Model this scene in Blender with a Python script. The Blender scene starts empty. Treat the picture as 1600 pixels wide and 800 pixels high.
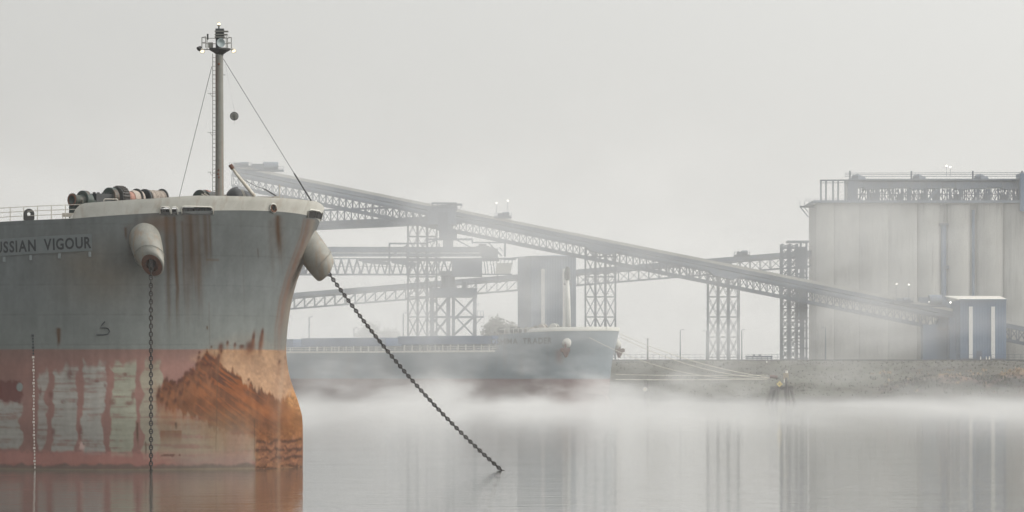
import bpy, math, random
import numpy as np
from mathutils import Vector, Matrix

random.seed(7)
rng = np.random.default_rng(11)
S = bpy.context.scene
COL = S.collection

# ------------------------------------------------------------------ camera
CZ = 7.5
FPX = 6000.0                      # focal length in photo pixels (1600 wide)
cd = bpy.data.cameras.new('camera')
cam = bpy.data.objects.new('camera', cd)
COL.objects.link(cam)
cam.location = (0, 0, CZ)
cam.rotation_euler = (math.radians(90), 0, 0)
cd.sensor_width = 36
cd.lens = 36 * FPX / 1600
cd.shift_y = 185 / 1600
cd.clip_start = 1.0
cd.clip_end = 12000
S.camera = cam

# ------------------------------------------------------------------ light
SUNV = Vector((0.93, -0.08, 0.50)).normalized()
elev = math.asin(SUNV.z)
azim = math.atan2(SUNV.x, SUNV.y)
w = bpy.data.worlds.new('World')
S.world = w
w.use_nodes = True
nt = w.node_tree
nt.nodes.clear()
sky = nt.nodes.new('ShaderNodeTexSky')
sky.sky_type = 'NISHITA'
sky.sun_disc = False
sky.sun_elevation = elev
sky.sun_rotation = azim
sky.air_density = 1.0
sky.dust_density = 4.0
mixw = nt.nodes.new('ShaderNodeMix')
mixw.data_type = 'RGBA'
mixw.inputs[0].default_value = 0.86
mixw.inputs[7].default_value = (7.45, 7.38, 7.12, 1)      # the fog-white overcast veil
bg = nt.nodes.new('ShaderNodeBackground')
bg.inputs[1].default_value = 0.10
out = nt.nodes.new('ShaderNodeOutputWorld')
nt.links.new(sky.outputs[0], mixw.inputs[6])
# an overcast sky is brighter overhead than at the horizon
tcw = nt.nodes.new('ShaderNodeTexCoord'); spw = nt.nodes.new('ShaderNodeSeparateXYZ')
nt.links.new(tcw.outputs['Generated'], spw.inputs[0])
mrw = nt.nodes.new('ShaderNodeMapRange'); mrw.inputs[3].default_value = 1.0; mrw.inputs[4].default_value = 2.3
nt.links.new(spw.outputs[2], mrw.inputs[0])
vmw = nt.nodes.new('ShaderNodeVectorMath'); vmw.operation = 'SCALE'
nt.links.new(mixw.outputs[2], vmw.inputs[0]); nt.links.new(mrw.outputs[0], vmw.inputs['Scale'])
# and brighter towards the veiled sun
dtw = nt.nodes.new('ShaderNodeVectorMath'); dtw.operation = 'DOT_PRODUCT'
nt.links.new(tcw.outputs['Generated'], dtw.inputs[0]); dtw.inputs[1].default_value = (SUNV.x, SUNV.y, 0.0)
maw = nt.nodes.new('ShaderNodeMath'); maw.operation = 'MULTIPLY_ADD'; maw.inputs[1].default_value = 0.85; maw.inputs[2].default_value = 1.0
nt.links.new(dtw.outputs['Value'], maw.inputs[0])
vm2 = nt.nodes.new('ShaderNodeVectorMath'); vm2.operation = 'SCALE'
nt.links.new(vmw.outputs[0], vm2.inputs[0]); nt.links.new(maw.outputs[0], vm2.inputs['Scale'])
nt.links.new(vm2.outputs[0], bg.inputs[0])
nt.links.new(bg.outputs[0], out.inputs[0])

sl = bpy.data.lights.new('sun', 'SUN')
sl.energy = 1.5
sl.angle = math.radians(22)
sl.color = (1.0, 0.95, 0.88)
sun = bpy.data.objects.new('sun', sl)
COL.objects.link(sun)
sun.rotation_euler = (-SUNV).to_track_quat('-Z', 'Y').to_euler()

S.view_settings.view_transform = 'Standard'
S.view_settings.look = 'None'
S.view_settings.exposure = 0.0
S.view_settings.gamma = 1.0
S.cycles.use_denoising = True
S.cycles.max_bounces = 8
S.cycles.diffuse_bounces = 2
S.cycles.glossy_bounces = 2
S.cycles.volume_bounces = 2
S.cycles.transparent_max_bounces = 8
S.cycles.volume_max_steps = 256

# ------------------------------------------------------------------ helpers
WLOC = {}            # object -> world location of its origin (no rotation anywhere)

def tag(o, label=None, cat=None, group=None, kind=None):
    if label: o['label'] = label
    if cat: o['category'] = cat
    if group: o['group'] = group
    if kind: o['kind'] = kind
    return o

def link(o, parent, loc):
    COL.objects.link(o)
    loc = Vector(loc)
    WLOC[o.name] = loc
    if parent is not None:
        o.parent = parent
        o.location = loc - WLOC[parent.name]
    else:
        o.location = loc
    return o

def thing(name, loc, label, cat, group=None):
    o = bpy.data.objects.new(name, None)
    o.empty_display_size = 0.5
    link(o, None, loc)
    return tag(o, label, cat, group)

def P(px, py, Y):
    """a place in the world seen at a photo pixel, Y metres out"""
    return Vector(((px - 800) / FPX * Y, Y, CZ + (585 - py) / FPX * Y))

def ncol(c):
    return (c[0], c[1], c[2], 1.0)

def material(name, c1, c2=None, scale=1.0, rough=0.6, metal=0.0, bump=0.0, stretch=(1, 1, 1),
             streak=None, streak_amt=0.0, emit=None, detail=5, attr=None):
    m = bpy.data.materials.new(name)
    m.use_nodes = True
    t = m.node_tree
    b = t.nodes['Principled BSDF']
    b.inputs['Roughness'].default_value = rough
    b.inputs['Metallic'].default_value = metal
    if emit:
        b.inputs['Base Color'].default_value = ncol(c1)
        b.inputs['Emission Color'].default_value = ncol(c1)
        b.inputs['Emission Strength'].default_value = emit
        return m
    c2 = c2 or tuple(x * 0.75 for x in c1)
    tc = t.nodes.new('ShaderNodeNewGeometry')
    mp = t.nodes.new('ShaderNodeMapping')
    mp.inputs['Scale'].default_value = [scale * s for s in stretch]
    t.links.new(tc.outputs['Position'], mp.inputs[0])
    n = t.nodes.new('ShaderNodeTexNoise')
    n.inputs['Scale'].default_value = 1.0
    n.inputs['Detail'].default_value = detail
    n.inputs['Roughness'].default_value = 0.65
    t.links.new(mp.outputs[0], n.inputs['Vector'])
    ra = t.nodes.new('ShaderNodeMapRange')
    ra.inputs[1].default_value = 0.32
    ra.inputs[2].default_value = 0.68
    t.links.new(n.outputs[0], ra.inputs[0])
    mx = t.nodes.new('ShaderNodeMix')
    mx.data_type = 'RGBA'
    mx.inputs[6].default_value = ncol(c1)
    mx.inputs[7].default_value = ncol(c2)
    t.links.new(ra.outputs[0], mx.inputs[0])
    last = mx.outputs[2]
    if attr:
        at = t.nodes.new('ShaderNodeAttribute')
        at.attribute_name = attr
        mm = t.nodes.new('ShaderNodeMix')
        mm.data_type = 'RGBA'
        mm.blend_type = 'MULTIPLY'
        mm.inputs[0].default_value = 1.0
        t.links.new(at.outputs[0], mm.inputs[6])
        t.links.new(last, mm.inputs[7])
        last = mm.outputs[2]
    if streak:
        mp2 = t.nodes.new('ShaderNodeMapping')
        mp2.inputs['Scale'].default_value = (streak_amt and 2.2 or 1, 2.2, 0.12)
        t.links.new(tc.outputs['Position'], mp2.inputs[0])
        n2 = t.nodes.new('ShaderNodeTexNoise')
        n2.inputs['Scale'].default_value = 1.0
        n2.inputs['Detail'].default_value = 6
        t.links.new(mp2.outputs[0], n2.inputs['Vector'])
        r2 = t.nodes.new('ShaderNodeMapRange')
        r2.inputs[1].default_value = 0.52
        r2.inputs[2].default_value = 0.72
        r2.inputs[4].default_value = streak_amt
        t.links.new(n2.outputs[0], r2.inputs[0])
        m2 = t.nodes.new('ShaderNodeMix')
        m2.data_type = 'RGBA'
        t.links.new(r2.outputs[0], m2.inputs[0])
        t.links.new(last, m2.inputs[6])
        m2.inputs[7].default_value = ncol(streak)
        last = m2.outputs[2]
    t.links.new(last, b.inputs['Base Color'])
    if bump:
        bu = t.nodes.new('ShaderNodeBump')
        bu.inputs['Strength'].default_value = 0.6
        bu.inputs['Distance'].default_value = bump
        t.links.new(n.outputs[0], bu.inputs['Height'])
        t.links.new(bu.outputs[0], b.inputs['Normal'])
    return m

RUST = (0.20, 0.075, 0.03)
M = {
    'white':   material('ship white paint', (0.62, 0.62, 0.58), (0.50, 0.50, 0.46), 0.8, 0.5, streak=(0.30, 0.20, 0.12), streak_amt=0.35),
    'bolster': material('weathered white plate', (0.28, 0.28, 0.25), (0.20, 0.20, 0.18), 1.3, 0.6, bump=0.02, streak=(0.25, 0.15, 0.08), streak_amt=0.5),
    'mast':    material('grey mast paint', (0.20, 0.205, 0.185), (0.15, 0.15, 0.13), 1.2, 0.55, streak=RUST, streak_amt=0.5),
    'darkgrey': material('dark grey metal', (0.045, 0.048, 0.046), (0.028, 0.028, 0.028), 2, 0.6),
    'green':   material('green machinery paint', (0.018, 0.045, 0.036), (0.012, 0.022, 0.020), 2, 0.5, streak=RUST, streak_amt=0.35),
    'navy':    material('dark slate machinery paint', (0.018, 0.024, 0.028), (0.012, 0.015, 0.018), 2, 0.5),
    'rope':    material('pale mooring rope', (0.50, 0.44, 0.38), (0.26, 0.22, 0.19), 14, 0.9, bump=0.03, stretch=(1, 1, 1)),
    'ropered': material('pink mooring rope', (0.42, 0.25, 0.20), (0.28, 0.14, 0.11), 12, 0.9, bump=0.03),
    'rust':    material('rusty iron', (0.16, 0.065, 0.035), (0.07, 0.035, 0.025), 4, 0.85, bump=0.02),
    'chain':   material('anchor chain iron', (0.030, 0.024, 0.020), (0.016, 0.013, 0.012), 6, 0.7),
    'black':   material('black rubber and tar', (0.018, 0.018, 0.018), (0.03, 0.028, 0.026), 4, 0.6),
    'tarp':    material('black tarpaulin', (0.012, 0.014, 0.016), (0.03, 0.034, 0.036), 2, 0.45, bump=0.05),
    'deck':    material('deck green brown paint', (0.09, 0.06, 0.05), (0.06, 0.05, 0.045), 0.7, 0.8),
    'rail':    material('cream handrail paint', (0.55, 0.53, 0.47), (0.42, 0.38, 0.32), 3, 0.5),
    'letter':  material('black name lettering paint', (0.02, 0.025, 0.03), (0.035, 0.04, 0.045), 5, 0.6),
    'mark':    material('white draft mark paint', (0.60, 0.55, 0.50), (0.45, 0.40, 0.36), 5, 0.6),
    'plate':   material('faded name board paint', (0.17, 0.19, 0.195), (0.14, 0.165, 0.17), 1.5, 0.6, streak=(0.2, 0.2, 0.19), streak_amt=0.3),
    'plate2':  material('distant bulwark paint', (0.50, 0.50, 0.46), (0.42, 0.42, 0.39), 0.4, 0.8),
    'steel':   material('haze tinted structural steel', (0.042, 0.068, 0.112), (0.030, 0.048, 0.078), 0.3, 0.6),  # blue cast of the distant haze is mixed into this base colour
    'sheet':   material('galvanised gallery sheeting', (0.105, 0.142, 0.195), (0.075, 0.10, 0.14), 0.15, 0.55, streak=(0.12, 0.11, 0.10), streak_amt=0.5),  # bluer than bare sheeting: haze tint put into the colour
    'cover':   material('pale conveyor cover', (0.40, 0.40, 0.37), (0.30, 0.30, 0.28), 0.2, 0.5),
    'concrete': material('silo concrete', (0.42, 0.42, 0.39), (0.29, 0.29, 0.275), 0.11, 0.95, stretch=(1, 1, 0.3), streak=(0.16, 0.155, 0.15), streak_amt=0.6),
    'bluewall': material('blue profiled cladding', (0.055, 0.115, 0.21), (0.042, 0.09, 0.17), 0.2, 0.5, stretch=(1, 1, .2)),
    'bluedark': material('dull blue cladding', (0.06, 0.115, 0.20), (0.045, 0.09, 0.16), 0.2, 0.5),
    'roofwhite': material('white sheet roof', (0.78, 0.76, 0.70), (0.70, 0.68, 0.62), 0.3, 0.5),
    'slot':    material('translucent white strip', (0.72, 0.72, 0.68), (0.62, 0.62, 0.60), 0.5, 0.4),
    'hatch':   material('blue hatch cover paint', (0.03, 0.085, 0.19), (0.022, 0.06, 0.14), 0.5, 0.5),
    'hatchgrey': material('grey hatch coaming paint', (0.16, 0.18, 0.20), (0.12, 0.135, 0.15), 0.5, 0.6),
    'yellow':  material('yellow diamond sign', (0.75, 0.60, 0.20), (0.62, 0.50, 0.18), 2, 0.5),
    'wood':    material('dark timber piles', (0.08, 0.075, 0.075), (0.13, 0.12, 0.11), 1, 0.9),
    'lineropes': material('white mooring line', (0.62, 0.60, 0.52), (0.5, 0.48, 0.42), 2, 0.8),
    'lamp':    material('lit lamp glass', (1.0, 0.86, 0.60), emit=1.8),
    'lampfar': material('lit floodlight glass', (1.0, 0.95, 0.85), emit=4),
    'asphalt': material('quay road asphalt', (0.07, 0.07, 0.07), (0.05, 0.05, 0.05), 0.3, 0.9),
    'kerb':    material('quay edge concrete', (0.085, 0.09, 0.10), (0.06, 0.062, 0.07), 0.3, 0.9),
    'bark':    material('tree bark', (0.07, 0.06, 0.05), (0.05, 0.045, 0.04), 1, 0.9),
    'leaf':    material('grey green foliage', (0.07, 0.08, 0.045), (0.10, 0.085, 0.05), 0.3, 0.9),
    'dry':     material('dry bracken', (0.36, 0.27, 0.17), (0.20, 0.13, 0.085), 0.12, 0.95),
    'rock':    material('riprap stone', (0.16, 0.15, 0.14), (0.09, 0.085, 0.08), 0.8, 0.95, bump=.2),
}

class MB:
    def __init__(s): s.v = []; s.f = []
    def add(s, v, f):
        k = len(s.v); s.v += [tuple(p) for p in v]; s.f += [tuple(i + k for i in q) for q in f]
    def box(s, a, b):
        (x0, y0, z0), (x1, y1, z1) = a, b
        s.add([(x0,y0,z0),(x1,y0,z0),(x1,y1,z0),(x0,y1,z0),(x0,y0,z1),(x1,y0,z1),(x1,y1,z1),(x0,y1,z1)],
              [(0,3,2,1),(4,5,6,7),(0,1,5,4),(1,2,6,5),(2,3,7,6),(3,0,4,7)])
    def bar(s, p, q, w=0.1, h=None, up=Vector((0, 0, 1))):
        p, q = Vector(p), Vector(q); h = h or w
        d = (q - p).normalized()
        if abs(d.dot(up)) > 0.99: up = Vector((0, 1, 0))
        a = d.cross(up).normalized() * w / 2; b = d.cross(a).normalized() * h / 2
        s.add([p-a-b, p+a-b, p+a+b, p-a+b, q-a-b, q+a-b, q+a+b, q-a+b],
              [(0,3,2,1),(4,5,6,7),(0,1,5,4),(1,2,6,5),(2,3,7,6),(3,0,4,7)])
    def tube(s, pts, r, n=8, cap=True):
        pts = [Vector(p) for p in pts]
        rs = r if isinstance(r, (list, tuple)) else [r] * len(pts)
        rings = []
        for i, p in enumerate(pts):
            d = (pts[min(i+1, len(pts)-1)] - pts[max(i-1, 0)]).normalized()
            u = Vector((0, 0, 1)) if abs(d.z) < 0.95 else Vector((0, 1, 0))
            a = d.cross(u).normalized(); b = d.cross(a).normalized()
            rings.append([p + (a * math.cos(2*math.pi*k/n) + b * math.sin(2*math.pi*k/n)) * rs[i] for k in range(n)])
        v = [q for rg in rings for q in rg]; f = []
        for i in range(len(pts) - 1):
            for k in range(n):
                f.append((i*n+k, i*n+(k+1) % n, (i+1)*n+(k+1) % n, (i+1)*n+k))
        if cap:
            f.append(tuple(range(n))[::-1]); f.append(tuple(range((len(pts)-1)*n, len(pts)*n)))
        s.add(v, f)
    def lathe(s, c, axis, prof, n=24):
        """prof: list of (distance along axis, radius)"""
        c = Vector(c); d = Vector(axis).normalized()
        u = Vector((0, 0, 1)) if abs(d.z) < 0.95 else Vector((0, 1, 0))
        a = d.cross(u).normalized(); b = d.cross(a).normalized()
        v = []
        for (x, r) in prof:
            v += [c + d*x + (a*math.cos(2*math.pi*k/n) + b*math.sin(2*math.pi*k/n))*r for k in range(n)]
        f = []
        for i in range(len(prof)-1):
            for k in range(n):
                f.append((i*n+k, i*n+(k+1) % n, (i+1)*n+(k+1) % n, (i+1)*n+k))
        s.add(v, f)
    def build(s, name, m, parent=None, smooth=False, label=None, kind=None, loc=None):
        me = bpy.data.meshes.new(name)
        o0 = WLOC[parent.name] if parent is not None else (Vector(loc) if loc else Vector((0, 0, 0)))
        v = np.array(s.v, dtype=float) - np.array(o0)
        me.from_pydata(v.tolist(), [], s.f)
        me.materials.append(m)
        if smooth: me.polygons.foreach_set('use_smooth', [True]*len(me.polygons))
        o = bpy.data.objects.new(name, me)
        link(o, parent, o0)
        if label: o['label'] = label
        if kind: o['kind'] = kind
        return o

_unit = {}
def unit(m, name='bar'):
    if m.name not in _unit:
        b = MB(); b.box((-.5, -.5, -.5), (.5, .5, .5))
        me = bpy.data.meshes.new('steel_bar'); me.from_pydata(b.v, [], b.f); me.materials.append(m)
        _unit[m.name] = me
    return _unit[m.name]

def member(name, p, q, wd, m, parent, hd=None):
    p, q = Vector(p), Vector(q)
    o = bpy.data.objects.new(name, unit(m))
    link(o, parent, (p + q) / 2)
    o.rotation_euler = (q - p).to_track_quat('Z', 'Y').to_euler()
    o.scale = (wd, hd or wd, (q - p).length)
    return o

def block(name, a, b, m, parent, label=None):
    mb = MB(); mb.box([min(x, y) for x, y in zip(a, b)], [max(x, y) for x, y in zip(a, b)])
    return mb.build(name, m, parent, label=label)

# numpy value noise
def _hash(ix, iy, seed):
    h = (ix * 374761393 + iy * 668265263 + seed * 1442695041) & 0xFFFFFFFF
    h = ((h ^ (h >> 13)) * 1274126177) & 0xFFFFFFFF
    return ((h ^ (h >> 16)) & 0xFFFF) / 65535.0
def vnoise(x, y, seed=0):
    ix = np.floor(x).astype(np.int64); iy = np.floor(y).astype(np.int64)
    fx = x - ix; fy = y - iy
    fx = fx*fx*(3-2*fx); fy = fy*fy*(3-2*fy)
    a = _hash(ix, iy, seed); b = _hash(ix+1, iy, seed); c = _hash(ix, iy+1, seed); d = _hash(ix+1, iy+1, seed)
    return (a*(1-fx)+b*fx)*(1-fy) + (c*(1-fx)+d*fx)*fy
def fbm(x, y, seed=0, o=4):
    s = 0; a = .5; t = 0
    for k in range(o):
        s = s + a*vnoise(x*2**k, y*2**k, seed+k*17); t += a; a *= .5
    return s/t
def sm(a, b, x):
    t = np.clip((x-a)/(b-a), 0, 1); return t*t*(3-2*t)
def polymask(px, py, pts, soft):
    """soft signed inside mask of a polygon"""
    n = len(pts); inside = np.zeros(px.shape, bool); dist = np.full(px.shape, 1e9)
    for i in range(n):
        x0, y0 = pts[i]; x1, y1 = pts[(i+1) % n]
        cond = ((y0 > py) != (y1 > py))
        with np.errstate(divide='ignore', invalid='ignore'):
            xi = (x1-x0)*(py-y0)/((y1-y0) if y1 != y0 else 1e-9)+x0
        inside ^= cond & (px < xi)
        dx, dy = x1-x0, y1-y0; L = dx*dx+dy*dy+1e-9
        t = np.clip(((px-x0)*dx+(py-y0)*dy)/L, 0, 1)
        dist = np.minimum(dist, np.hypot(px-(x0+t*dx), py-(y0+t*dy)))
    sd = np.where(inside, dist, -dist)
    return sm(-soft, soft, sd)

def grid_mesh(name, V, mats, parent, smooth=True, col=None, mask=None, loc=None, close=False, flip=False):
    """V: (rows, cols, 3) world coordinates"""
    R, C, _ = V.shape
    o0 = np.array(WLOC[parent.name]) if parent is not None else np.array(loc or (0, 0, 0), float)
    vv = (V.reshape(-1, 3) - o0)
    idx = np.arange(R*C).reshape(R, C)
    q = np.stack([idx[:-1, :-1], idx[:-1, 1:], idx[1:, 1:], idx[1:, :-1]], -1).reshape(-1, 4)
    if flip: q = q[:, ::-1]
    if mask is not None: q = q[mask.reshape(-1)]
    me = bpy.data.meshes.new(name)
    me.vertices.add(len(vv)); me.vertices.foreach_set('co', vv.astype(np.float32).ravel())
    me.loops.add(len(q)*4); me.loops.foreach_set('vertex_index', q.astype(np.int32).ravel())
    me.polygons.add(len(q)); me.polygons.foreach_set('loop_start', np.arange(0, len(q)*4, 4, dtype=np.int32))
    me.update(calc_edges=True)
    me.validate()
    if smooth: me.polygons.foreach_set('use_smooth', [True]*len(me.polygons))
    if col is not None:
        a = me.color_attributes.new('paint', 'FLOAT_COLOR', 'POINT')
        c4 = np.ones((R*C, 4), np.float32); c4[:, :3] = col.reshape(-1, 3)
        a.data.foreach_set('color', c4.ravel())
    me.materials.append(mats)
    o = bpy.data.objects.new(name, me)
    link(o, parent, o0)
    return o

# ------------------------------------------------------------------ setting: water, bank
def make_water():
    m = bpy.data.materials.new('calm river water')
    m.use_nodes = True
    t = m.node_tree; b = t.nodes['Principled BSDF']
    b.inputs['Base Color'].default_value = (0.075, 0.075, 0.065, 1)
    b.inputs['Roughness'].default_value = 0.02
    b.inputs['IOR'].default_value = 1.33
    g = t.nodes.new('ShaderNodeNewGeometry')
    hs = []
    for sc, st, amp in (((0.22, 0.55, 1), 3, 0.030), ((1.3, 2.6, 1), 2, 0.0090), ((0.03, 0.05, 1), 2, 0.06)):
        mp = t.nodes.new('ShaderNodeMapping'); mp.inputs['Scale'].default_value = sc
        n = t.nodes.new('ShaderNodeTexNoise'); n.inputs['Scale'].default_value = 1; n.inputs['Detail'].default_value = st
        t.links.new(g.outputs['Position'], mp.inputs[0]); t.links.new(mp.outputs[0], n.inputs['Vector'])
        mu = t.nodes.new('ShaderNodeMath'); mu.operation = 'MULTIPLY'; mu.inputs[1].default_value = amp
        t.links.new(n.outputs[0], mu.inputs[0]); hs.append(mu)
    a1 = t.nodes.new('ShaderNodeMath'); a2 = t.nodes.new('ShaderNodeMath')
    t.links.new(hs[0].outputs[0], a1.inputs[0]); t.links.new(hs[1].outputs[0], a1.inputs[1])
    t.links.new(a1.outputs[0], a2.inputs[0]); t.links.new(hs[2].outputs[0], a2.inputs[1])
    bu = t.nodes.new('ShaderNodeBump'); bu.inputs['Strength'].default_value = 1.0; bu.inputs['Distance'].default_value = 1.0
    t.links.new(a2.outputs[0], bu.inputs['Height']); t.links.new(bu.outputs[0], b.inputs['Normal'])
    mb = MB()
    mb.add([(-1500, -300, 0), (1500, -300, 0), (1500, 3000, 0), (-1500, 3000, 0)], [(0, 1, 2, 3)])
    tag(mb.build('water', m), kind='structure')
make_water()

CREST_Y, CREST_Z = 1085.0, 11.45
def bank_height(x, y):
    shore = np.interp(x, [-500, 20, 45, 90, 500], [1075, 1072, 1008, 1000, 1000])
    t = (y - shore) / (CREST_Y - shore)
    z = -1.5 + (CREST_Z+1.5) * sm(0, 1, t*0.92+0.04)*1.0
    z = np.where(t > 1, CREST_Z, z)
    n = fbm(x/14.0, y/10.0, 5, 4) - .5
    z = z + n*2.2*sm(0.02, .2, t)*(1-sm(.75, .98, t))
    # overgrown mound by the right of the frame
    g = np.exp(-(((x-148)/24)**2 + ((y-1030)/17)**2)**1.4)
    g2 = np.exp(-(((x-118)/17)**2 + ((y-1026)/14)**2)**1.3)
    z = np.maximum(z, z*(1-np.clip(g, 0, 1)) + (9.3+1.3*n*2)*g)
    z = np.maximum(z, z*(1-np.clip(g2, 0, 1)) + (6.6+1.5*n*2)*g2)
    return z
def make_bank():
    xs = np.concatenate([np.linspace(-620, -10, 120), np.linspace(-8, 200, 320), np.linspace(205, 620, 60)])
    ys = np.concatenate([np.linspace(990, CREST_Y, 110), [1200, 1400, 1800, 3000]])
    X, Y = np.meshgrid(xs, ys)
    Z = bank_height(X, Y)
    Z = np.where(Y > CREST_Y, CREST_Z, Z)
    V = np.stack([X, Y, Z], -1)
    n1 = fbm(X/9, Y/6, 31, 5)[..., None]; n2 = fbm(X/30, Y/20, 91, 4)[..., None]
    grass = np.array([.082, .080, .060]); dark = np.array([.055, .05, .044]); tan = np.array([.34, .24, .15]); red = np.array([.20, .10, .075])
    col = grass*(.7+.6*n1) * (1-0.0*n2)
    z = Z[..., None]
    col = col*(1-sm(.45, .65, n2)*.5) + dark*sm(.45, .65, n2)*.5
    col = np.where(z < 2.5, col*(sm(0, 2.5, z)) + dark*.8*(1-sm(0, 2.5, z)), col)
    mound = np.clip(np.exp(-(((X-150)/30)**2 + ((Y-1030)/20)**2)**1.5) + np.exp(-(((X-118)/20)**2 + ((Y-1026)/15)**2)**1.5), 0, 1)[..., None]
    mc = dark*.8*(1-sm(6, 8.6, z)) + tan*sm(6, 8.6, z)
    mc = mc*(1-sm(.5, .65, n1)*.4) + red*sm(.5, .65, n1)*.4
    col = col*(1-mound) + mc*mound
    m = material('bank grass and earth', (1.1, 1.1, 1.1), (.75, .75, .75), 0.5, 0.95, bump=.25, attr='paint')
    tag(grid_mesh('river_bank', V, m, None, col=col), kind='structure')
    # quay road strip and its low edge wall
    mb = MB(); mb.box((-620, CREST_Y+1, CREST_Z-.3), (620, CREST_Y+12, CREST_Z+.05))
    tag(mb.build('quay_road', M['asphalt']), kind='structure')
    mb = MB(); mb.box((-620, CREST_Y-.6, CREST_Z-1.5), (620, CREST_Y+.2, CREST_Z+.25))
    tag(mb.build('quay_edge', M['kerb']), kind='structure')
make_bank()

# ------------------------------------------------------------------ the hull law
TH = math.radians(50)
UX, UY = math.sin(TH), -math.cos(TH)          # forward
SX, SY = -math.cos(TH), -math.sin(TH)         # starboard

class Ship:
    def __init__(s, ox, oy, zt, t0, L, B, bz, bt, bw, deck, zn, BL=6.0):
        s.o = (ox, oy)
        zg = np.arange(zt[0]-2, zt[-1]+2, .1); kn = np.hanning(15); kn /= kn.sum()
        fair = lambda v: np.convolve(np.pad(np.interp(zg, zt, v), 7, mode='edge'), kn, 'valid')
        s.zt = zg; s.t0 = fair(t0); s.L = fair(L); s.B = fair(B)
        s.bz, s.bt, s.bw = bz, bt, bw; s.deck = deck; s.zn = zn; s.BL = BL
    def main0(s, z): return np.interp(z, s.zt, s.t0)
    def front(s, z):
        b = np.interp(z, s.bz, s.bt, right=99)
        w_ = np.interp(z, s.bz, s.bw, right=0)
        return np.minimum(s.main0(z), np.where(w_ > 0, b, 99))
    def half(s, t, z):
        L = np.interp(z, s.zt, s.L); B = np.interp(z, s.zt, s.B)
        x = np.clip((t - s.main0(z))/L, 0, 1)
        bm2 = B*B*(1-(1-x)**2)
        wb = np.interp(z, s.bz, s.bw, right=0); tb = np.interp(z, s.bz, s.bt, right=99)
        xb = np.clip((t-tb)/s.BL, 0, 1)
        return np.sqrt(bm2 + wb*wb*(1-(1-xb)**2)*(1-.8*sm(8, 20, t)))
    def zdeck(s, t): return np.interp(t, s.deck[0], s.deck[1])
    def world(s, t, b, z, side=1):
        """side +1 starboard, -1 port"""
        X = s.o[0] - UX*t + SX*b*side; Y = s.o[1] - UY*t + SY*b*side
        return np.stack([X, Y, z + 0*X], -1)
    def pt(s, t, b, z):
        return Vector((s.o[0] - UX*t + SX*b, s.o[1] - UY*t + SY*b, z))

NEAR = Ship(-18.5, 304.0,
    zt=[-2, 0, 1.5, 4.1, 4.65, 5.7, 6.7, 7.25, 8.3, 9.45, 10.4, 12, 13.9, 15.7, 16.9, 18.05, 19.45, 20.65, 21.6],
    t0=[1.66, 1.66, 1.7, 1.85, 2.05, 2.5, 3.06, 3.38, 3.85, 4.2, 4.28, 4.25, 4.03, 3.60, 3.09, 2.45, 1.72, 1.1, .55],
    L=[24, 23.9, 23.5, 22.7, 22.6, 22.3, 22, 21.6, 20.8, 20, 19.6, 19, 18.3, 17.6, 17.1, 17, 17, 17, 17],
    B=[16]*19,
    bz=[-2, 0, 2, 3.5, 5, 6, 6.8, 7.5, 8.1, 8.6], bt=[-1.9, -1.95, -1.95, -1.9, -1.7, -1.2, -.4, .8, 1.9, 2.7], bw=[0]*10,
    deck=([-1, 1, 4, 9, 20, 60], [20.5, 20.48, 20.12, 19.66, 19.35, 19.2]), zn=20.6)

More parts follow.
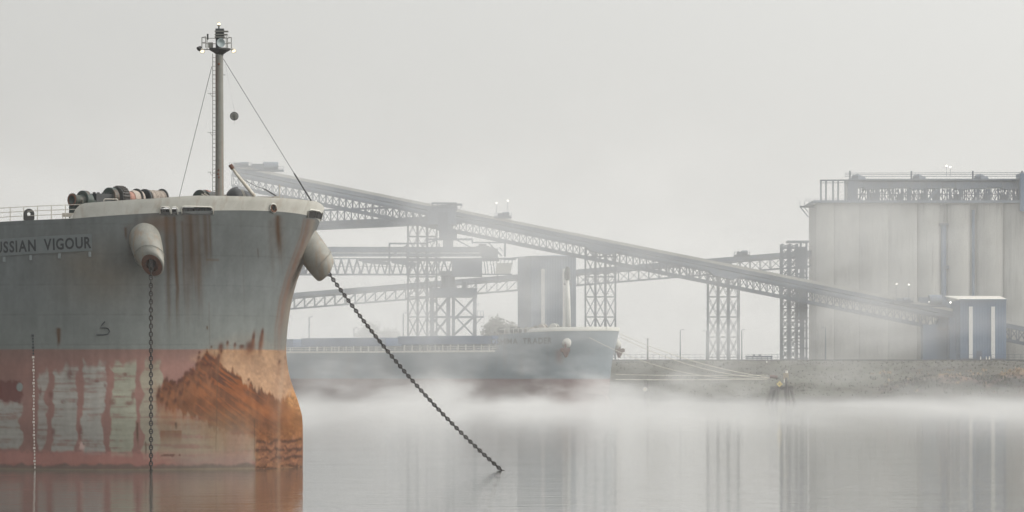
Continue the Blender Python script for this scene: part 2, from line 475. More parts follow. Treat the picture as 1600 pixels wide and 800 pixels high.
# ------------------------------------------------------------------ near ship
def hull_paint(X, Z):
    """stains and paint of the near hull in metres along the side (X) and height"""
    px = 430 + 20*X; py = 735 - 20*Z
    f = lambda *c: np.array(c)
    n_big = fbm(px/60, py/40, 1, 4)[..., None]
    n_str = fbm(px/5, py/90, 2, 4)[..., None]
    n_hor = fbm(px/60, py/4, 3, 4)[..., None]
    n_fine = fbm(px/4, py/4, 4, 4)[..., None]
    P3 = px[..., None]; Y3 = py[..., None]
    up = f(.152, .168, .170)
    col = up*(.90+.2*n_big) * (.94+.12*n_str)
    # greener, dirtier lower topsides and plate seams
    g = sm(430, 545, Y3)*.45
    col = col*(1-g) + f(.165, .178, .160)*g
    seam = (np.abs(((Y3+2) % 47)-23) < .7)*.10
    col = col*(1-seam)
    bt = f(.17, .14, .10)
    g = np.exp(-((P3-150)/70)**2-((Y3-425)/45)**2)*.55*(.5+n_big)
    col = col*(1-g)+bt*g
    # below the load line: faded red anti-fouling
    red = f(.235, .118, .096)*(.85+.3*n_big)
    low = sm(544.5, 546.5, Y3)
    redmix = red*.86 + up*.14
    body = redmix
    # blue green patches left by peeled paint between vertical bands
    def patch(x0, x1, y0, y1, strength=.84, c=(.285, .29, .265)):
        nonlocal body
        wob = (fbm(py/22, px*0+x0, 6, 4)-.5)*15
        wobb = (fbm(py/22, px*0+x1+3, 7, 4)-.5)*15
        m = (sm(x0-1.5, x0+1.5, px+wob)*(1-sm(x1-1.5, x1+1.5, px+wobb)))
        ye = (fbm(px/9, py/30, 8, 3)-.5)*26
        m = m*sm(y0-6, y0+8, py+ye)*(1-sm(y1-3, y1+3, py+ye*.3))
        tear = sm(.32, .50, n_hor[..., 0]*.6+n_fine[..., 0]*.2+fbm(px/14, py/10, 14, 4)*.25)
        m = (m*(.35+.65*tear)*strength)[..., None]
        cc = np.array(c)*(.75+.5*n_hor)
        body = body*(1-m)+cc*m
    patch(-200, 27, 627, 702); patch(54, 67, 580, 705, .75); patch(79, 115, 576, 707)
    patch(125, 161, 566, 710); patch(172, 208, 568, 714, .95, (.26, .265, .21)); patch(219, 246, 566, 722, .8, (.25, .245, .19))
    patch(246, 400, 640, 722, .6, (.25, .235, .165))
    # greenish and greyish clouds
    g = np.exp(-((P3-345)/22)**2-((Y3-680)/35)**2)*.55; body = body*(1-g)+f(.21, .19, .11)*g
    g = sm(700, 722, Y3)*sm(255, 290, P3)*(1-sm(385, 392, P3))*.55; body = body*(1-g)+f(.20, .21, .185)*g
    g = np.exp(-((P3-360)/24)**2-((Y3-690)/30)**2)*.4; body = body*(1-g)+f(.28, .145, .13)*g
    # maroon blob with pale disc
    m = polymask(px+(fbm(px/6, py/6, 9)-.5)*10, py+(fbm(px/6, py/6, 10)-.5)*10, [(-30, 597), (27, 594), (28, 628), (-30, 626)], 2)[..., None]
    body = body*(1-m*.9)+f(.12, .045, .04)*m*.9
    m = sm(7.5, 6, np.hypot((px-24)/.75, py-605))[..., None]; body = body*(1-m)+f(.20, .22, .21)*m
    for (x, y, rx, ry) in ((75, 617, 4, 6), (105, 585, 5, 8), (95, 628, 4, 3), (124, 676, 4, 11), (80, 675, 3, 6), (174, 628, 5, 6), (161, 602, 2, 4), (148, 596, 4, 2), (205, 618, 3, 9), (58, 612, 2, 8), (200, 630, 7, 4), (192, 585, 3, 3)):
        m = (np.exp(-(((px-x)/rx)**2+((py-y)/ry)**2)**1.5)*sm(.3, .6, n_fine[..., 0]+.15))[..., None]
        body = body*(1-m*.8)+f(.14, .06, .05)*m*.8
    m = (np.exp(-(((px-126)/5)**2+((py-698)/8)**2)**1.5)*sm(.4, .6, n_fine[..., 0]+.05))[..., None]
    body = body*(1-m*.8)+f(.55, .40, .36)*m*.8
    # pink band and dark scum just above the water
    g = sm(702, 712, Y3+(n_fine-.5)*8)*(1-sm(385, 395, P3))*(1-.6*sm(230, 290, P3)); body = body*(1-.65*g)+f(.36, .165, .14)*.65*g
    g = sm(724, 729, Y3+(fbm(px/14, py*0, 12)[..., None]-.5)*9)*.75; body = body*(1-g)+f(.10, .09, .075)*g
    g = sm(732.2, 733, Y3)*.8; body = body*(1-g)+f(.20, .16, .12)*g
    # upper fade of the red next to the line
    g = (1-sm(546, 580, Y3))*.35; body = body*(1-g)+f(.13, .10, .088)*g
    col = col*(1-low)+body*low
    # ------- rust of the bow, with the shading of its crease painted in
    wx = (fbm(px/9, py/9, 21)-.5)*9; wy = (fbm(px/4, py/26, 22)-.5)*34
    tan = polymask(px+wx, py+wy*.3, [(296, 560), (330, 532), (372, 520), (402, 515), (418, 540), (446, 552), (456, 610), (436, 632), (396, 616), (352, 592), (318, 556)], 9)[..., None]
    tan = tan*(.12+.88*low)
    tcol = f(.33, .21, .118)*(.75+.5*n_fine)*(.8+.3*sm(.4,.6,n_big))
    col = col*(1-tan*.72)+tcol*tan*.72
    streakd = fbm((px*.75+py*1.0)/40, (py*.8-px*.62)/3.2, 23, 4)
    dk = polymask(px+wx*.5, py+wy*.8, [(243, 622), (248, 602), (276, 592), (300, 572), (316, 550), (330, 561), (352, 578), (376, 599), (402, 613), (434, 630),
                                    (448, 606), (462, 640), (469, 664), (468, 700), (440, 690), (396, 690), (330, 668), (300, 652), (262, 640)], 3)
    fade = 1-sm(628, 700, py)*(1-sm(380, 400, px))
    dkm = (dk*fade)[..., None]
    st = streakd[..., None]
    dcol = (f(.165, .050, .012)*(1-sm(.30, .54, st)) + f(.050, .018, .009)*sm(.30, .54, st))*(.55+.9*fbm(px/11, py/8, 61, 4)[..., None])
    dcol = dcol*(1-sm(405, 462, P3)*.8)+f(.29, .13, .035)*(.35+1.0*st)*(.6+.8*fbm(px/7, py/7, 62, 4)[..., None])*sm(405, 462, P3)*.8
    col = col*(1-dkm*.92)+dcol*dkm*.92
    # orange wash hanging below
    ws = polymask(px+wx, py+wy, [(240, 610), (250, 690), (285, 660), (330, 700), (395, 712), (470, 735), (470, 640), (330, 600)], 14)
    wsm = (ws*(1-sm(640, 715, py)*.8)*.55*(.4+1.0*n_str[..., 0]))[..., None]
    col = col*(1-wsm)+f(.20, .082, .034)*(.5+1.0*fbm(px/10, py/14, 63, 4)[..., None])*wsm
    # orange on the stem column
    sc = (polymask(px+wx*.7, py+wy*.4, [(436, 628), (444, 590), (430, 548), (440, 556), (452, 585), (464, 622), (476, 680), (478, 735), (466, 735), (466, 660)], 5)*(.45+.6*sm(.35, .6, n_fine[..., 0])))[..., None]
    col = col*(1-sc*.8)+f(.33, .17, .07)*(.5+1.0*n_fine)*sc*.8
    # scaled block at the foot of the bow
    rb = (polymask(px+wx*.25, py, [(393, 655), (459, 655), (460, 736), (393, 736)], 2)*sm(655, 695, py))[..., None]
    col = col*(1-rb*.75)+(f(.20, .085, .035)*(.25+1.3*n_fine))*rb*.8
    for yy in (692, 706, 719, 733):
        l = np.exp(-((py-yy+ (fbm(px/8, px*0+yy, 30)-.5)*9)/2.8)**2)*sm(391, 396, px)*(1-sm(457, 461, px))*sm(.25, .5, fbm(px/7, py/7, 33))
        col = col*(1-l[..., None]*.85)+f(.045, .020, .013)*l[..., None]*.85
    for xx in (409, 423, 438, 452):
        l = np.exp(-((px-xx+(fbm(py/6, py*0+xx, 34)-.5)*6)/1.4)**2)*sm(690, 695, py)*sm(.4, .6, fbm(px/6, py/6, 35))
        col = col*(1-l[..., None]*.7)+f(.045, .020, .013)*l[..., None]*.7
    # torn flecks with drips along the upper edge of the rust
    r2 = np.random.default_rng(3)
    fl = [(380, 540, 7, 12), (385, 526, 2.5, 14), (396, 530, 3, 18), (398, 517, 2, 8), (368, 540, 4, 4), (358, 537, 2, 4), (347, 534, 2, 4), (337, 541, 4, 8), (323, 541, 1.5, 2), (305, 550, 2, 3), (311, 560, 3, 5), (322, 560, 4, 6), (332, 562, 4, 5), (303, 568, 3, 6), (317, 572, 5, 5), (285, 583, 2.5, 5), (280, 592, 2, 5), (252, 596, 1.5, 4), (270, 597, 1.5, 3), (257, 610, 1.7, 9), (262, 608, 1.7, 9), (245, 612, 2.5, 11), (271, 610, 2.2, 9), (292, 577, 2, 3), (338, 548, 1.6, 4), (429, 556, 1.4, 4), (422, 564, 1.6, 4), (380, 593, 2, 3), (435, 575, 1.2, 3), (270, 627, 4, 4)]
    for k in range(46):
        u_ = r2.random(); fl.append((246+u_*88+r2.normal()*4, 612-u_*50+r2.normal()*10+6, 1.2+r2.random()*2, 3+r2.random()*6))
    for (x, y, rx, ry) in fl:
        q = np.where(py > y, (py-y)/(ry*1.2), (y-py)/(ry*.8))
        m = np.exp(-(((px-x+(py-y)*.12)/rx)**2+q**2)**1.4)
        m = (m*.9)[..., None]
        col = col*(1-m)+f(.070, .026, .016)*m
        dr = (np.exp(-((px-x)/(rx*1.2))**2)*sm(y, y+4, py)*(1-sm(y+10, y+34, py))*.3)[..., None]
        col = col*(1-dr)+f(.20, .09, .045)*dr
    # rust shelf at left of the bow and streaks
    l = (sm(247, 250, px)*(1-sm(280, 283, px))*sm(672, 674, py)*(1-sm(674, 700, py)*.9)*(1-sm(700, 706, py)))*(.4+.8*n_str[..., 0])
    col = col*(1-l[..., None]*.9)+f(.16, .07, .04)*l[..., None]*.9
    l = (sm(247, 250, px)*(1-sm(279, 281, px))*sm(709, 711, py)*(1-sm(713, 716, py))*sm(.45, .55, n_fine[..., 0]))
    col = col*(1-l[..., None]*.8)+f(.10, .04, .03)*l[..., None]*.8
    for (x, wd, y0, y1, a) in ((259, 3.5, 338, 548, .55), (272, 2.6, 338, 548, .75), (266, 7, 338, 460, .45), (297, 5, 334, 470, .6), (290, 9, 334, 520, .4), (306, 5, 334, 520, .5), (318, 5, 334, 450, .6), (325, 2, 334, 430, .55), (283, 2, 345, 500, .4),
                             (427, 4, 331, 395, .75), (427, 9, 335, 420, .3), (415, 3, 340, 450, .18), (197, 2.2, 355, 378, .6), (203, 5, 350, 440, .22), (87, 2.8, 512, 546, .9), (86, 3.5, 512, 530, .5), (317, 1.2, 508, 516, .8),
                             (213, 1.8, 660, 700, .8), (226, 1.2, 690, 715, .7), (334, .8, 560, 735, .55), (391, .8, 655, 733, .5), (273, 1.8, 660, 674, .7), (395, .7, 384, 402, .6), (372, .8, 333, 545, .14), (320, .8, 470, 560, .3), (238, 8, 435, 735, .10)):
        wv = (fbm(py/25, px*0+x, 40)-.5)*2
        yn = (fbm(px/2.5, px*0+x, 41)-.5)*60*min(1, (y1-y0)/150)
        l = np.exp(-((px-x+wv)/wd)**2)*sm(y0-1.5, y0+2, py)*(1-sm(y0+(y1-y0)*.45, y1, py+yn))*a*1.35*(.55+.75*n_str[..., 0])
        l = np.clip(l, 0, 1)[..., None]
        col = col*(1-l)+f(.082, .048, .028)*l
    # brown smear of the chocks, horizontal scuffs
    g = np.exp(-((P3-246)/26)**2-((Y3-350)/14)**2)*.6*(.5+n_big); col = col*(1-g)+f(.16, .09, .05)*g
    l = (sm(317, 318, px)*(1-sm(336, 337, px))*np.exp(-((py-404)/1.2)**2))[..., None]; col = col*(1-l*.8)+f(.12, .08, .05)*l*.8
    # stained stem line under the centre chock: follows the forward shoulder
    xs = np.interp(py, [330, 358, 385, 407, 430, 464, 510, 545], [475, 468, 458, 449, 441, 432, 425, 424])
    for (o_, wd, a, c_) in ((-3, 3.5, .75, (.17, .09, .06)), (3, 3.0, .65, (.30, .25, .20)), (0, 8, .35, (.15, .11, .085)), (-9, 1.4, .5, (.15, .09, .06))):
        l = (np.exp(-((px-xs-o_)/wd)**2)*(1-sm(470, 560, py)*.7)*sm(331, 336, py)*a*(.6+.7*n_str[..., 0]))
        l = np.clip(l, 0, 1)[..., None]
        col = col*(1-l)+np.array(c_)*l
    # name board panel: a lighter coat of paint
    return np.clip(col*(.93+.14*n_fine), 0.004, .9)  #ALB

def surf(ship, Xw, z, off=0.0, side=1):
    """point on the starboard side with world x Xw at height z"""
    t = np.linspace(float(ship.front(z)), 30, 1500)
    zd = ship.zdeck(t)
    zq = np.where(z <= zd, -2+(z+2)*(ship.zn+2)/(zd+2), ship.zn+(z-zd))
    p = ship.world(t, ship.half(t, zq), np.full_like(t, z), side)
    xs = p[:, 0]
    if side == 1:
        i = np.searchsorted(-xs, -Xw)
    else:
        k = int(np.argmax(xs)); i = k + np.searchsorted(-xs[k:], -Xw)
    i = int(np.clip(i, 1, len(t)-1))
    a, b = p[i-1], p[i]; u = (Xw-a[0])/((b[0]-a[0]) or 1e-9)
    q = a+(b-a)*np.clip(u, 0, 1)
    n = np.array([-(b-a)[1], (b-a)[0]]); n /= (np.hypot(*n)+1e-9)
    if n[1] > 0: n = -n
    return Vector((q[0]+n[0]*off, q[1]+n[1]*off, z))

def near_pt(px, py, off=0.0):
    """point of the near ship's side in the metres-along-the-side frame"""
    return surf(NEAR, -18.5+(px-430)/20, (735-py)/20, off)

def ship_rows(ship, vs, zs, side):
    """zs nominal heights; returns t, b, z arrays"""
    Vv, Zn = np.meshgrid(vs, zs)
    smax = 25.0
    t = ship.front(Zn) + smax*Vv**2
    b = ship.half(t, Zn)
    return t, b, Zn

def text_on(name, string, place, size_w, size_h, mat, parent, bold=.0):
    """lettering laid on a surface, one object per letter: place(u, v) with u, v in 0..1"""
    got = []; x = 0.0
    for ch in string:
        if ch == ' ': x += .30; continue
        cu = bpy.data.curves.new('glyph', 'FONT'); cu.body = ch; cu.size = 1; cu.offset = bold; cu.resolution_u = 3
        tmp = bpy.data.objects.new('tmp', cu); COL.objects.link(tmp)
        dg = bpy.context.evaluated_depsgraph_get(); dg.update()
        me = tmp.evaluated_get(dg).to_mesh()
        v = np.array([tuple(p.co) for p in me.vertices]); f = [tuple(p.vertices) for p in me.polygons]
        COL.objects.unlink(tmp); bpy.data.objects.remove(tmp)
        x0, x1 = v[:, 0].min(), v[:, 0].max(); y0, y1 = v[:, 1].min(), v[:, 1].max()
        got.append((x-x0, v, f, y0, y1)); x += (x1-x0)+.115
    W_ = x-.115
    par = thing_part(name, parent)
    for dx, v, f, y0, y1 in got:
        mb = MB(); mb.add([place((a[0]+dx)/W_, (a[1]-y0)/(y1-y0)) for a in v], f)
        mb.build('letter', mat, par)
    return par

def build_near():
    s = NEAR
    root = thing('cargo_ship', (s.o[0], s.o[1], 0), 'large rusty cargo ship in the left foreground with both anchor chains down', 'ship')
    mat = material('weathered ship side paint', (1.06, 1.06, 1.06), (.86, .86, .86), 0.9, 0.55, bump=.006, attr='paint', stretch=(1, 1, .35), detail=8)
    mat.node_tree.nodes['Principled BSDF'].inputs['Specular IOR Level'].default_value = 0.06
    mat.node_tree.nodes['Principled BSDF'].inputs['Roughness'].default_value = 0.75
    zs = np.linspace(-2, s.zn, 255)
    def sheet(vs, side):
        t, b, Zn = ship_rows(s, vs, zs, side)
        wq = (Zn+2)/(s.zn+2)
        Z = -2 + wq*(s.zdeck(t)+2)
        p = s.world(t, b, Z, side)
        return p
    vs = np.linspace(0, 1, 440)
    star = sheet(vs, 1); port = sheet(vs[:150], -1)
    V = np.concatenate([port[:, ::-1], star[:, 1:]], 1)
    # hammered and buckled plating
    X = V[..., 0]-s.o[0]; Z = V[..., 2]
    dent = (fbm(X/1.5, Z/1.1, 51, 3)-.5)*.04
    dent = dent + .009*np.cos(2*math.pi*X/.82)*sm(.3, .7, fbm(X/3, Z/2.4, 53, 3))
    dent = dent - .012*np.exp(-((((Z+.8) % 2.35)-1.17)/.05)**2) - .010*np.exp(-((((X+3.1) % 8.6)-4.3)/.05)**2)
    dent = dent + .05*(fbm(X/.35, Z/.25, 54, 3)-.5)*sm(2.2, 1.4, Z)*sm(-2.1, -1.7, X)
    V[..., 0] += dent*SX*.4; V[..., 1] += dent*SY
    col = hull_paint(X, Z)
    hull = grid_mesh('hull', V, mat, root, col=col)
    # long parallel body, both sides and stern
    ta = np.concatenate([[vs[-1]**2*25-1.9], np.linspace(27, 150, 20), [165, 178]])
    zz = np.linspace(-2, 19.2, 30)
    T, ZZ = np.meshgrid(ta, zz)
    bb = s.half(T, ZZ)*np.interp(T, [0, 150, 165, 178], [1, 1, .85, .3])
    lead = star[:, -1]
    A = s.world(T, bb, ZZ, 1)
    rowi = np.clip(((zz+2)/21.2*254).astype(int), 0, 254)
    A[:, 0] = lead[rowi]
    pz = sheet(np.array([vs[149]]+list(np.linspace(vs[149], 1, 30)[1:])), -1)[rowi]
    pa = s.world(T, bb, ZZ, -1)[:, 1:]
    aft_p = np.concatenate([pz, pa], 1)
    V2 = np.concatenate([A, aft_p[:, ::-1]], 1)
    grid_mesh('aft_hull', V2, mat, root, col=hull_paint(V2[..., 0]-s.o[0], V2[..., 2]))
    # deck
    tt = np.concatenate([np.linspace(0.05, 1, 12)**2*8+1.2, np.linspace(9.6, 170, 30)])
    db = s.half(tt, np.full_like(tt, 20.55))*np.interp(tt, [0, 150, 170], [1, 1, .5])
    a = s.world(tt, db-.05, s.zdeck(tt)-.06, 1); b = s.world(tt, db-.05, s.zdeck(tt)-.06, -1)
    mid = s.world(tt, db*0, s.zdeck(tt)+.25, 1)
    grid_mesh('deck', np.stack([a, mid, b], 0), M['deck'], root)
    # bulwark: two skins with real openings
    holes = [((250, 323.5), (266, 334.5), 5), ((267.5, 323.5), (277, 334.5), 4), ((283, 322.5), (330.5, 333.5), 5)]
    oval = (420.5, 320.8, 5.0, 6.6)
    stemhole = [((479.5, 326.5), (494, 338), 3)]
    vb = np.linspace(0, math.sqrt(8.4/25), 560)
    zb = np.linspace(0, 1, 34)
    def bul(inset, side, vv):
        Vv, W = np.meshgrid(vv, zb)
        t = 25*Vv**2
        zt_ = np.interp(t, [0, 1.6, 3.5, 7.3, 7.6, 8.4], [21.52, 21.48, 21.2, 20.86, 20.83, 20.83])
        zd = s.zdeck(t+1.1)
        # the aft end sweeps down to the deck in a curve
        e = np.clip((8.35-t)/1.0, 0, 1); zt_ = zd+(zt_-zd)*np.sqrt(1-(1-e)**2*.9999)
        z = zd+(zt_-zd)*W
        zn = 20.6+1.0*W
        tt_ = t + s.main0(zn)
        b_ = np.maximum(s.half(tt_, zn)-inset, 0)
        return s.world(tt_+inset, b_, z, side)
    white = M['white']
    def hole_mask(Vq):
        c = (Vq[:-1, :-1]+Vq[1:, 1:])/2
        px = 430+20*(c[..., 0]-s.o[0]); py = 735-20*c[..., 2]
        keep = np.ones(px.shape, bool)
        for (x0, y0), (x1, y1), r in holes:
            dx = np.maximum(np.maximum(x0+r-px, px-(x1-r)), 0); dy = np.maximum(y0+r-py, 0)
            keep &= ~((px > x0) & (px < x1) & (py > y0) & (py < y1) & (np.hypot(dx, dy) < r))
        return keep
    for side, vv in ((1, vb), (-1, vb[::3])):
        o_ = bul(0.0, side, vv); i_ = bul(.16, side, vv)
        km = hole_mask(o_) if side == 1 else None
        grid_mesh('bulwark', o_, white, root, mask=km)
        grid_mesh('bulwark_inner', i_, white, root, mask=km)
        grid_mesh('bulwark_cap', np.stack([o_[-1]+np.array([0, 0, .01]), i_[-1]+np.array([0, 0, .01])], 0), white, root)
    # a run of cap rail on the bulwark
    # lips of the openings
    def rr(x0, y0, x1, y1, r, n=5):
        pts = []
        for cx, cy, a0 in ((x1-r, y0+r, -90), (x0+r, y0+r, 180)):
            pts.append([(cx+r*math.cos(math.radians(a0+90*k/n)), cy+r*math.sin(math.radians(a0+90*k/n))) for k in range(n+1)])
        top = pts[1]+pts[0]
        return [(x0, y1)]+top+[(x1, y1)]
    def bp(px, py, off=.05):
        z = (735-py)/20
        u1 = np.linspace(0, 1, 700)**2*11
        zd = s.zdeck(u1+1.1); zq = np.where(z <= zd, -2+(z+2)*(s.zn+2)/(zd+2), s.zn+(z-zd)); t1 = u1+s.main0(zq); b1 = s.half(t1, zq)
        a_ = s.world(t1, b1, t1*0+z, -1); c_ = s.world(t1, b1, t1*0+z, 1); k_ = int(np.argmax(a_[:, 0]))
        q = np.concatenate([a_[:k_+1][::-1], c_[1:]], 0)              # X falls along q
        x = -18.5+(px-430)/20
        i = int(np.clip(np.searchsorted(-q[:, 0], -x), 1, len(q)-1)); a, b = q[i-1], q[i]
        u = float(np.clip((x-a[0])/((b-a)[0] or 1e-9), 0, 1)); c = a+(b-a)*u
        lo, hi = q[max(i-4, 0)], q[min(i+4, len(q)-1)]; n = np.array([-(hi-lo)[1], (hi-lo)[0]]); n /= np.hypot(*n)+1e-9
        if n[1] > 0: n = -n
        return Vector((c[0]+n[0]*off, c[1]+n[1]*off, z))
    for (x0, y0), (x1, y1), r in holes:
        ch = MB(); ch.tube([bp(x, y) for x, y in rr(x0, y0, x1, y1, r)], .05, 8)
        c_ = ch.build('chock', white, root, smooth=True)
        xm = [x0+3+(x1-x0-6)*k/max(1, int((x1-x0)/8)) for k in range(int((x1-x0)/8)+1)]
        ro = MB()
        for x in xm:
            b0 = bp(x, y1, -.12); ro.tube([b0, b0+Vector((0, 0, (y1-y0)/20*.72))], .13, 10)
        b0 = bp(x0+1, y1-1, -.12); b1 = bp(x1-1, y1-1, -.12); ro.bar(b0, b1, .3, .22)
        ro.build('roller_and_shade_panel', M['black'], c_, smooth=False)
    back = MB(); q0 = bp(284, 322, -.45); q1 = bp(330, 322, -.45)
    back.bar(q0-Vector((0, 0, .25)), q1-Vector((0, 0, .25)), .3, .34); back.build('fairlead_block', M['navy'], root)
    ch = MB(); cpt = [bp(oval[0]+oval[2]*math.cos(a), oval[1]+oval[3]*math.sin(a), .04) for a in np.linspace(0, 2*math.pi, 25)]
    ch.tube(cpt, .06, 8, cap=False); c_ = ch.build('chock', white, root, smooth=True, label='oval chock with a rusty lower lip')
    low = MB(); low.tube([bp(oval[0]+oval[2]*.8*math.cos(a), oval[1]+oval[3]*.82*math.sin(a), .03) for a in np.linspace(.1, math.pi-.1, 12)], .09, 8)
    low.build('rusty_lip', M['rust'], c_, smooth=True)
    bk = MB(); ang = np.linspace(0, 2*math.pi, 25)[:-1]
    r1 = [bp(oval[0]+oval[2]*.9*math.cos(a), oval[1]+oval[3]*.9*math.sin(a), .03) for a in ang]; r2_ = [bp(oval[0]+.6+oval[2]*.55*math.cos(a), oval[1]+oval[3]*.6*math.sin(a), .02) for a in ang]
    bk.add(r1+r2_, [(i, (i+1) % 24, 24+(i+1) % 24, 24+i) for i in range(24)]); bk.build('chock_throat', M['rust'], c_)
    bk = MB(); bk.add(r2_, [tuple(range(24))]); bk.build('chock_shade_disc', M['black'], c_)  # black disc paints the dark inside of an opening that is not cut
    # stem chock, on the forward shoulder
    sp = bp
    DX, DY = -9.5, -6.5
    fr = MB(); fr.tube([sp(x+DX, y+DY, .06) for x, y in ((478.5, 338), (480.5, 328), (484, 325.5), (495, 326), (498.5, 329), (496, 339))], .055, 8)
    c_ = fr.build('chock', white, root, smooth=True, label='centre chock at the stem with two openings shown as black panels')
    dk = MB()  # black panels stand for the shade inside the two uncut openings
    for (xa, xb, xc, xd) in ((481.5, 489.5, 487.5, 479.5), (491.5, 498, 494.5, 489.8)):
        pts = [sp(xa+DX, 328+DY, .05), sp(xb+DX, 327.5+DY, .05), sp(xc+DX, 337.5+DY, .05), sp(xd+DX, 337+DY, .05)]
        dk.add(pts+[p+Vector((.1, .3, 0)) for p in pts], [(0, 3, 2, 1), (0, 1, 5, 4), (1, 2, 6, 5), (2, 3, 7, 6), (3, 0, 4, 7)])
    dk.build('roller_and_shade_panel', M['black'], c_)

    # name board and lettering
    def board(px, py, off): return near_pt(px, py, off)
    nb = MB(); n = 24
    xs = np.linspace(-60, 144, n); rows = []
    g = np.zeros((4, n, 3))
    for j in range(4):
        for i, x in enumerate(xs):
            yt = 365.5+(144-x)*.045; yb = 391.5+(144-x)*.05
            y = yb+(yt-yb)*j/3
            g[j, i] = board(x, y, .07)
    nbo = grid_mesh('name_board', g, M['plate'], root)
    def pl(u, v):
        px = -12+u*(143-(-12)); yb = 387.8+(143-px)*.047; yt = 370.0+(143-px)*.043
        return board(px, yb+(yt-yb)*v, .10)
    text_on('name_lettering', 'USSIAN  VIGOUR', pl, 0, 0, M['letter'], root, bold=.026)
    # row of small brackets beneath the board
    bk = MB()
    for x in (2, 46, 92, 140):
        p = board(x, 396+(144-x)*.05, .06); bk.box((p.x-.1, p.y-.05, p.z-.25), (p.x+.1, p.y+.2, p.z+.15))
    bk.build('bracket', M['plate'], nbo)
    # bulbous bow symbol
    sy = MB()
    sy.tube([near_pt(x, y, .06) for x, y in ((160.5, 502), (156.5, 506.5), (153, 511.5), (161, 511.5), (165.5, 512.5), (168, 517), (165.5, 521.5), (160, 522.5), (147, 522.5))], .05, 6)
    sy.build('bulbous_bow_mark', M['letter'], root)
    # draft marks
    for part, ys_, mt in (('draft_marks', [558+k*5.1 for k in range(35)], M['mark']), ('upper_draft_marks', [524+k*4.7 for k in range(7)], M['letter'])):
        d = MB()
        for k, y in enumerate(ys_):
            x = 46+(y-524)*.019
            big = k % 4 == 0
            for dx in ((-1.2, .6) if big else (0,)):
                p0 = near_pt(x+dx, y, .05)
                wv, hv = (.055, .08) if not big else (.05, .09)
                d.add([(p0.x-wv, p0.y, p0.z-hv), (p0.x+wv, p0.y, p0.z-hv), (p0.x+wv, p0.y, p0.z+hv), (p0.x-wv, p0.y, p0.z+hv)], [(0, 1, 2, 3)])
        d.build(part, mt, root)

    # anchor pipe bolsters
    for side in (1, -1):
        tip = s.pt(4.15, 9.95*side, 16.1); base = s.pt(6.3, 9.0*side, 19.2)
        ax = (tip-base).normalized()
        outv = Vector((SX*side, SY*side, 0)); fw = Vector((UX, UY, 0))
        cut = (outv*.80+fw*.30+Vector((0, 0, -.52))).normalized()
        bm = MB(); n = 40; rings = []
        prof = [(0, 1.26, 0), (.45, 1.25, 0), (.65, 1.20, .2), (.8, 1.14, .5), (.93, 1.08, .85), (1.0, 1.02, 1), (1.02, .95, 1), (1.025, .78, 1)]
        def ring(f_, r, k):
            nn = (ax*(1-k)+cut*k).normalized()
            a = nn.cross(Vector((0, 0, 1))).normalized(); b = nn.cross(a).normalized()
            c = base+(tip-base)*f_
            return [c+(a*math.cos(2*math.pi*i/n)+b*math.sin(2*math.pi*i/n)*(1+.12*k))*r for i in range(n)]
        for pr in prof: rings.append(ring(*pr))
        vv = [p for rg in rings for p in rg]; ff = []
        for i in range(len(prof)-1):
            for k in range(n): ff.append((i*n+k, i*n+(k+1) % n, (i+1)*n+(k+1) % n, (i+1)*n+k))
        bm.add(vv, ff)
        bo = bm.build('anchor_pipe_bolster', M['bolster'], root, smooth=True)
        # weld rib
        rb = MB(); rp = ring(.82, 1.19, .5); rb.tube(rp+[rp[0]], .025, 6, cap=False); rb.build('weld_rib', M['bolster'], bo)
        rm = MB(); rr_ = [ring(1.032, .86, 1), ring(1.035, .50, 1), ring(.80, .40, .8), ring(.5, .40, .5)]
        vv = [p for rg in rr_ for p in rg]; ff = []
        for i in range(3):
            for k in range(n): ff.append((i*n+k, i*n+(k+1) % n, (i+1)*n+(k+1) % n, (i+1)*n+k))
        ff.append(tuple(range(3*n, 4*n)))
        rm.add(vv, ff); rm.build('rusty_mouth', M['rust'], bo)
        hk = MB(); c = tip+cut*.02; hk.tube([c+Vector((0, 0, .45)), c+Vector((0, 0, -.1)), c+cut*.05+Vector((0, 0, -.55))], [.16, .24, .16], 10)
        hk.build('anchor_shank', M['black'], bo)

    # railing along the deck at left
    rl = thing_part('railing', root)
    xs = list(range(-40, 140, 23))
    def dk_(px, h, ins=.3):
        p = surf(s, -18.5+(px-430)/20, 19.3, -ins); t_ = -(p.x-s.o[0])*UX+(p.y-s.o[1])*(-UY)
        zd = float(s.zdeck(t_)); return Vector((p.x, p.y, zd+h))
    for x in list(range(-37, 140, 23))+[127]:
        member('post', dk_(x, 0), dk_(x, 1.12), .06, M['rail'], rl)
    for h in (1.1, .74, .38):
        rm = MB(); rm.tube([dk_(x, h) for x in (-60, -20, 20, 60, 100, 127, 139 if h < .5 else 150 if h > 1 else 145)], .028, 6); rm.build('rail', M['rail'], rl)
    # small stand behind the railing
    st = MB()
    for x in (92, 108, 118): st.bar(dk_(x, 0, 1.0), dk_(x, .35, 1.0), .06)
    st.bar(dk_(91, .38, 1.0), dk_(127, .33, 1.0), .08, .3); st.build('step_stand', M['rail'], root)
    # panama ring on the deck edge
    pr = MB(); c = dk_(38.5, .42, .5)
    n = 20; pro = []
    for k in range(n+1):
        a = math.pi*2*k/n; pro.append(a)
    axv = Vector((-.25, 1, 0)).normalized(); ex = axv.cross(Vector((0, 0, 1))).normalized()
    oi, oo = [], []
    def outl(a):
        ca, sa = math.cos(a), math.sin(a); r = .42
        if sa >= 0: return (ca*r, sa*r+.1)
        k_ = 1/max(abs(ca), abs(sa)); return (ca*k_*r, max(sa*k_*r, -.55)+.0)
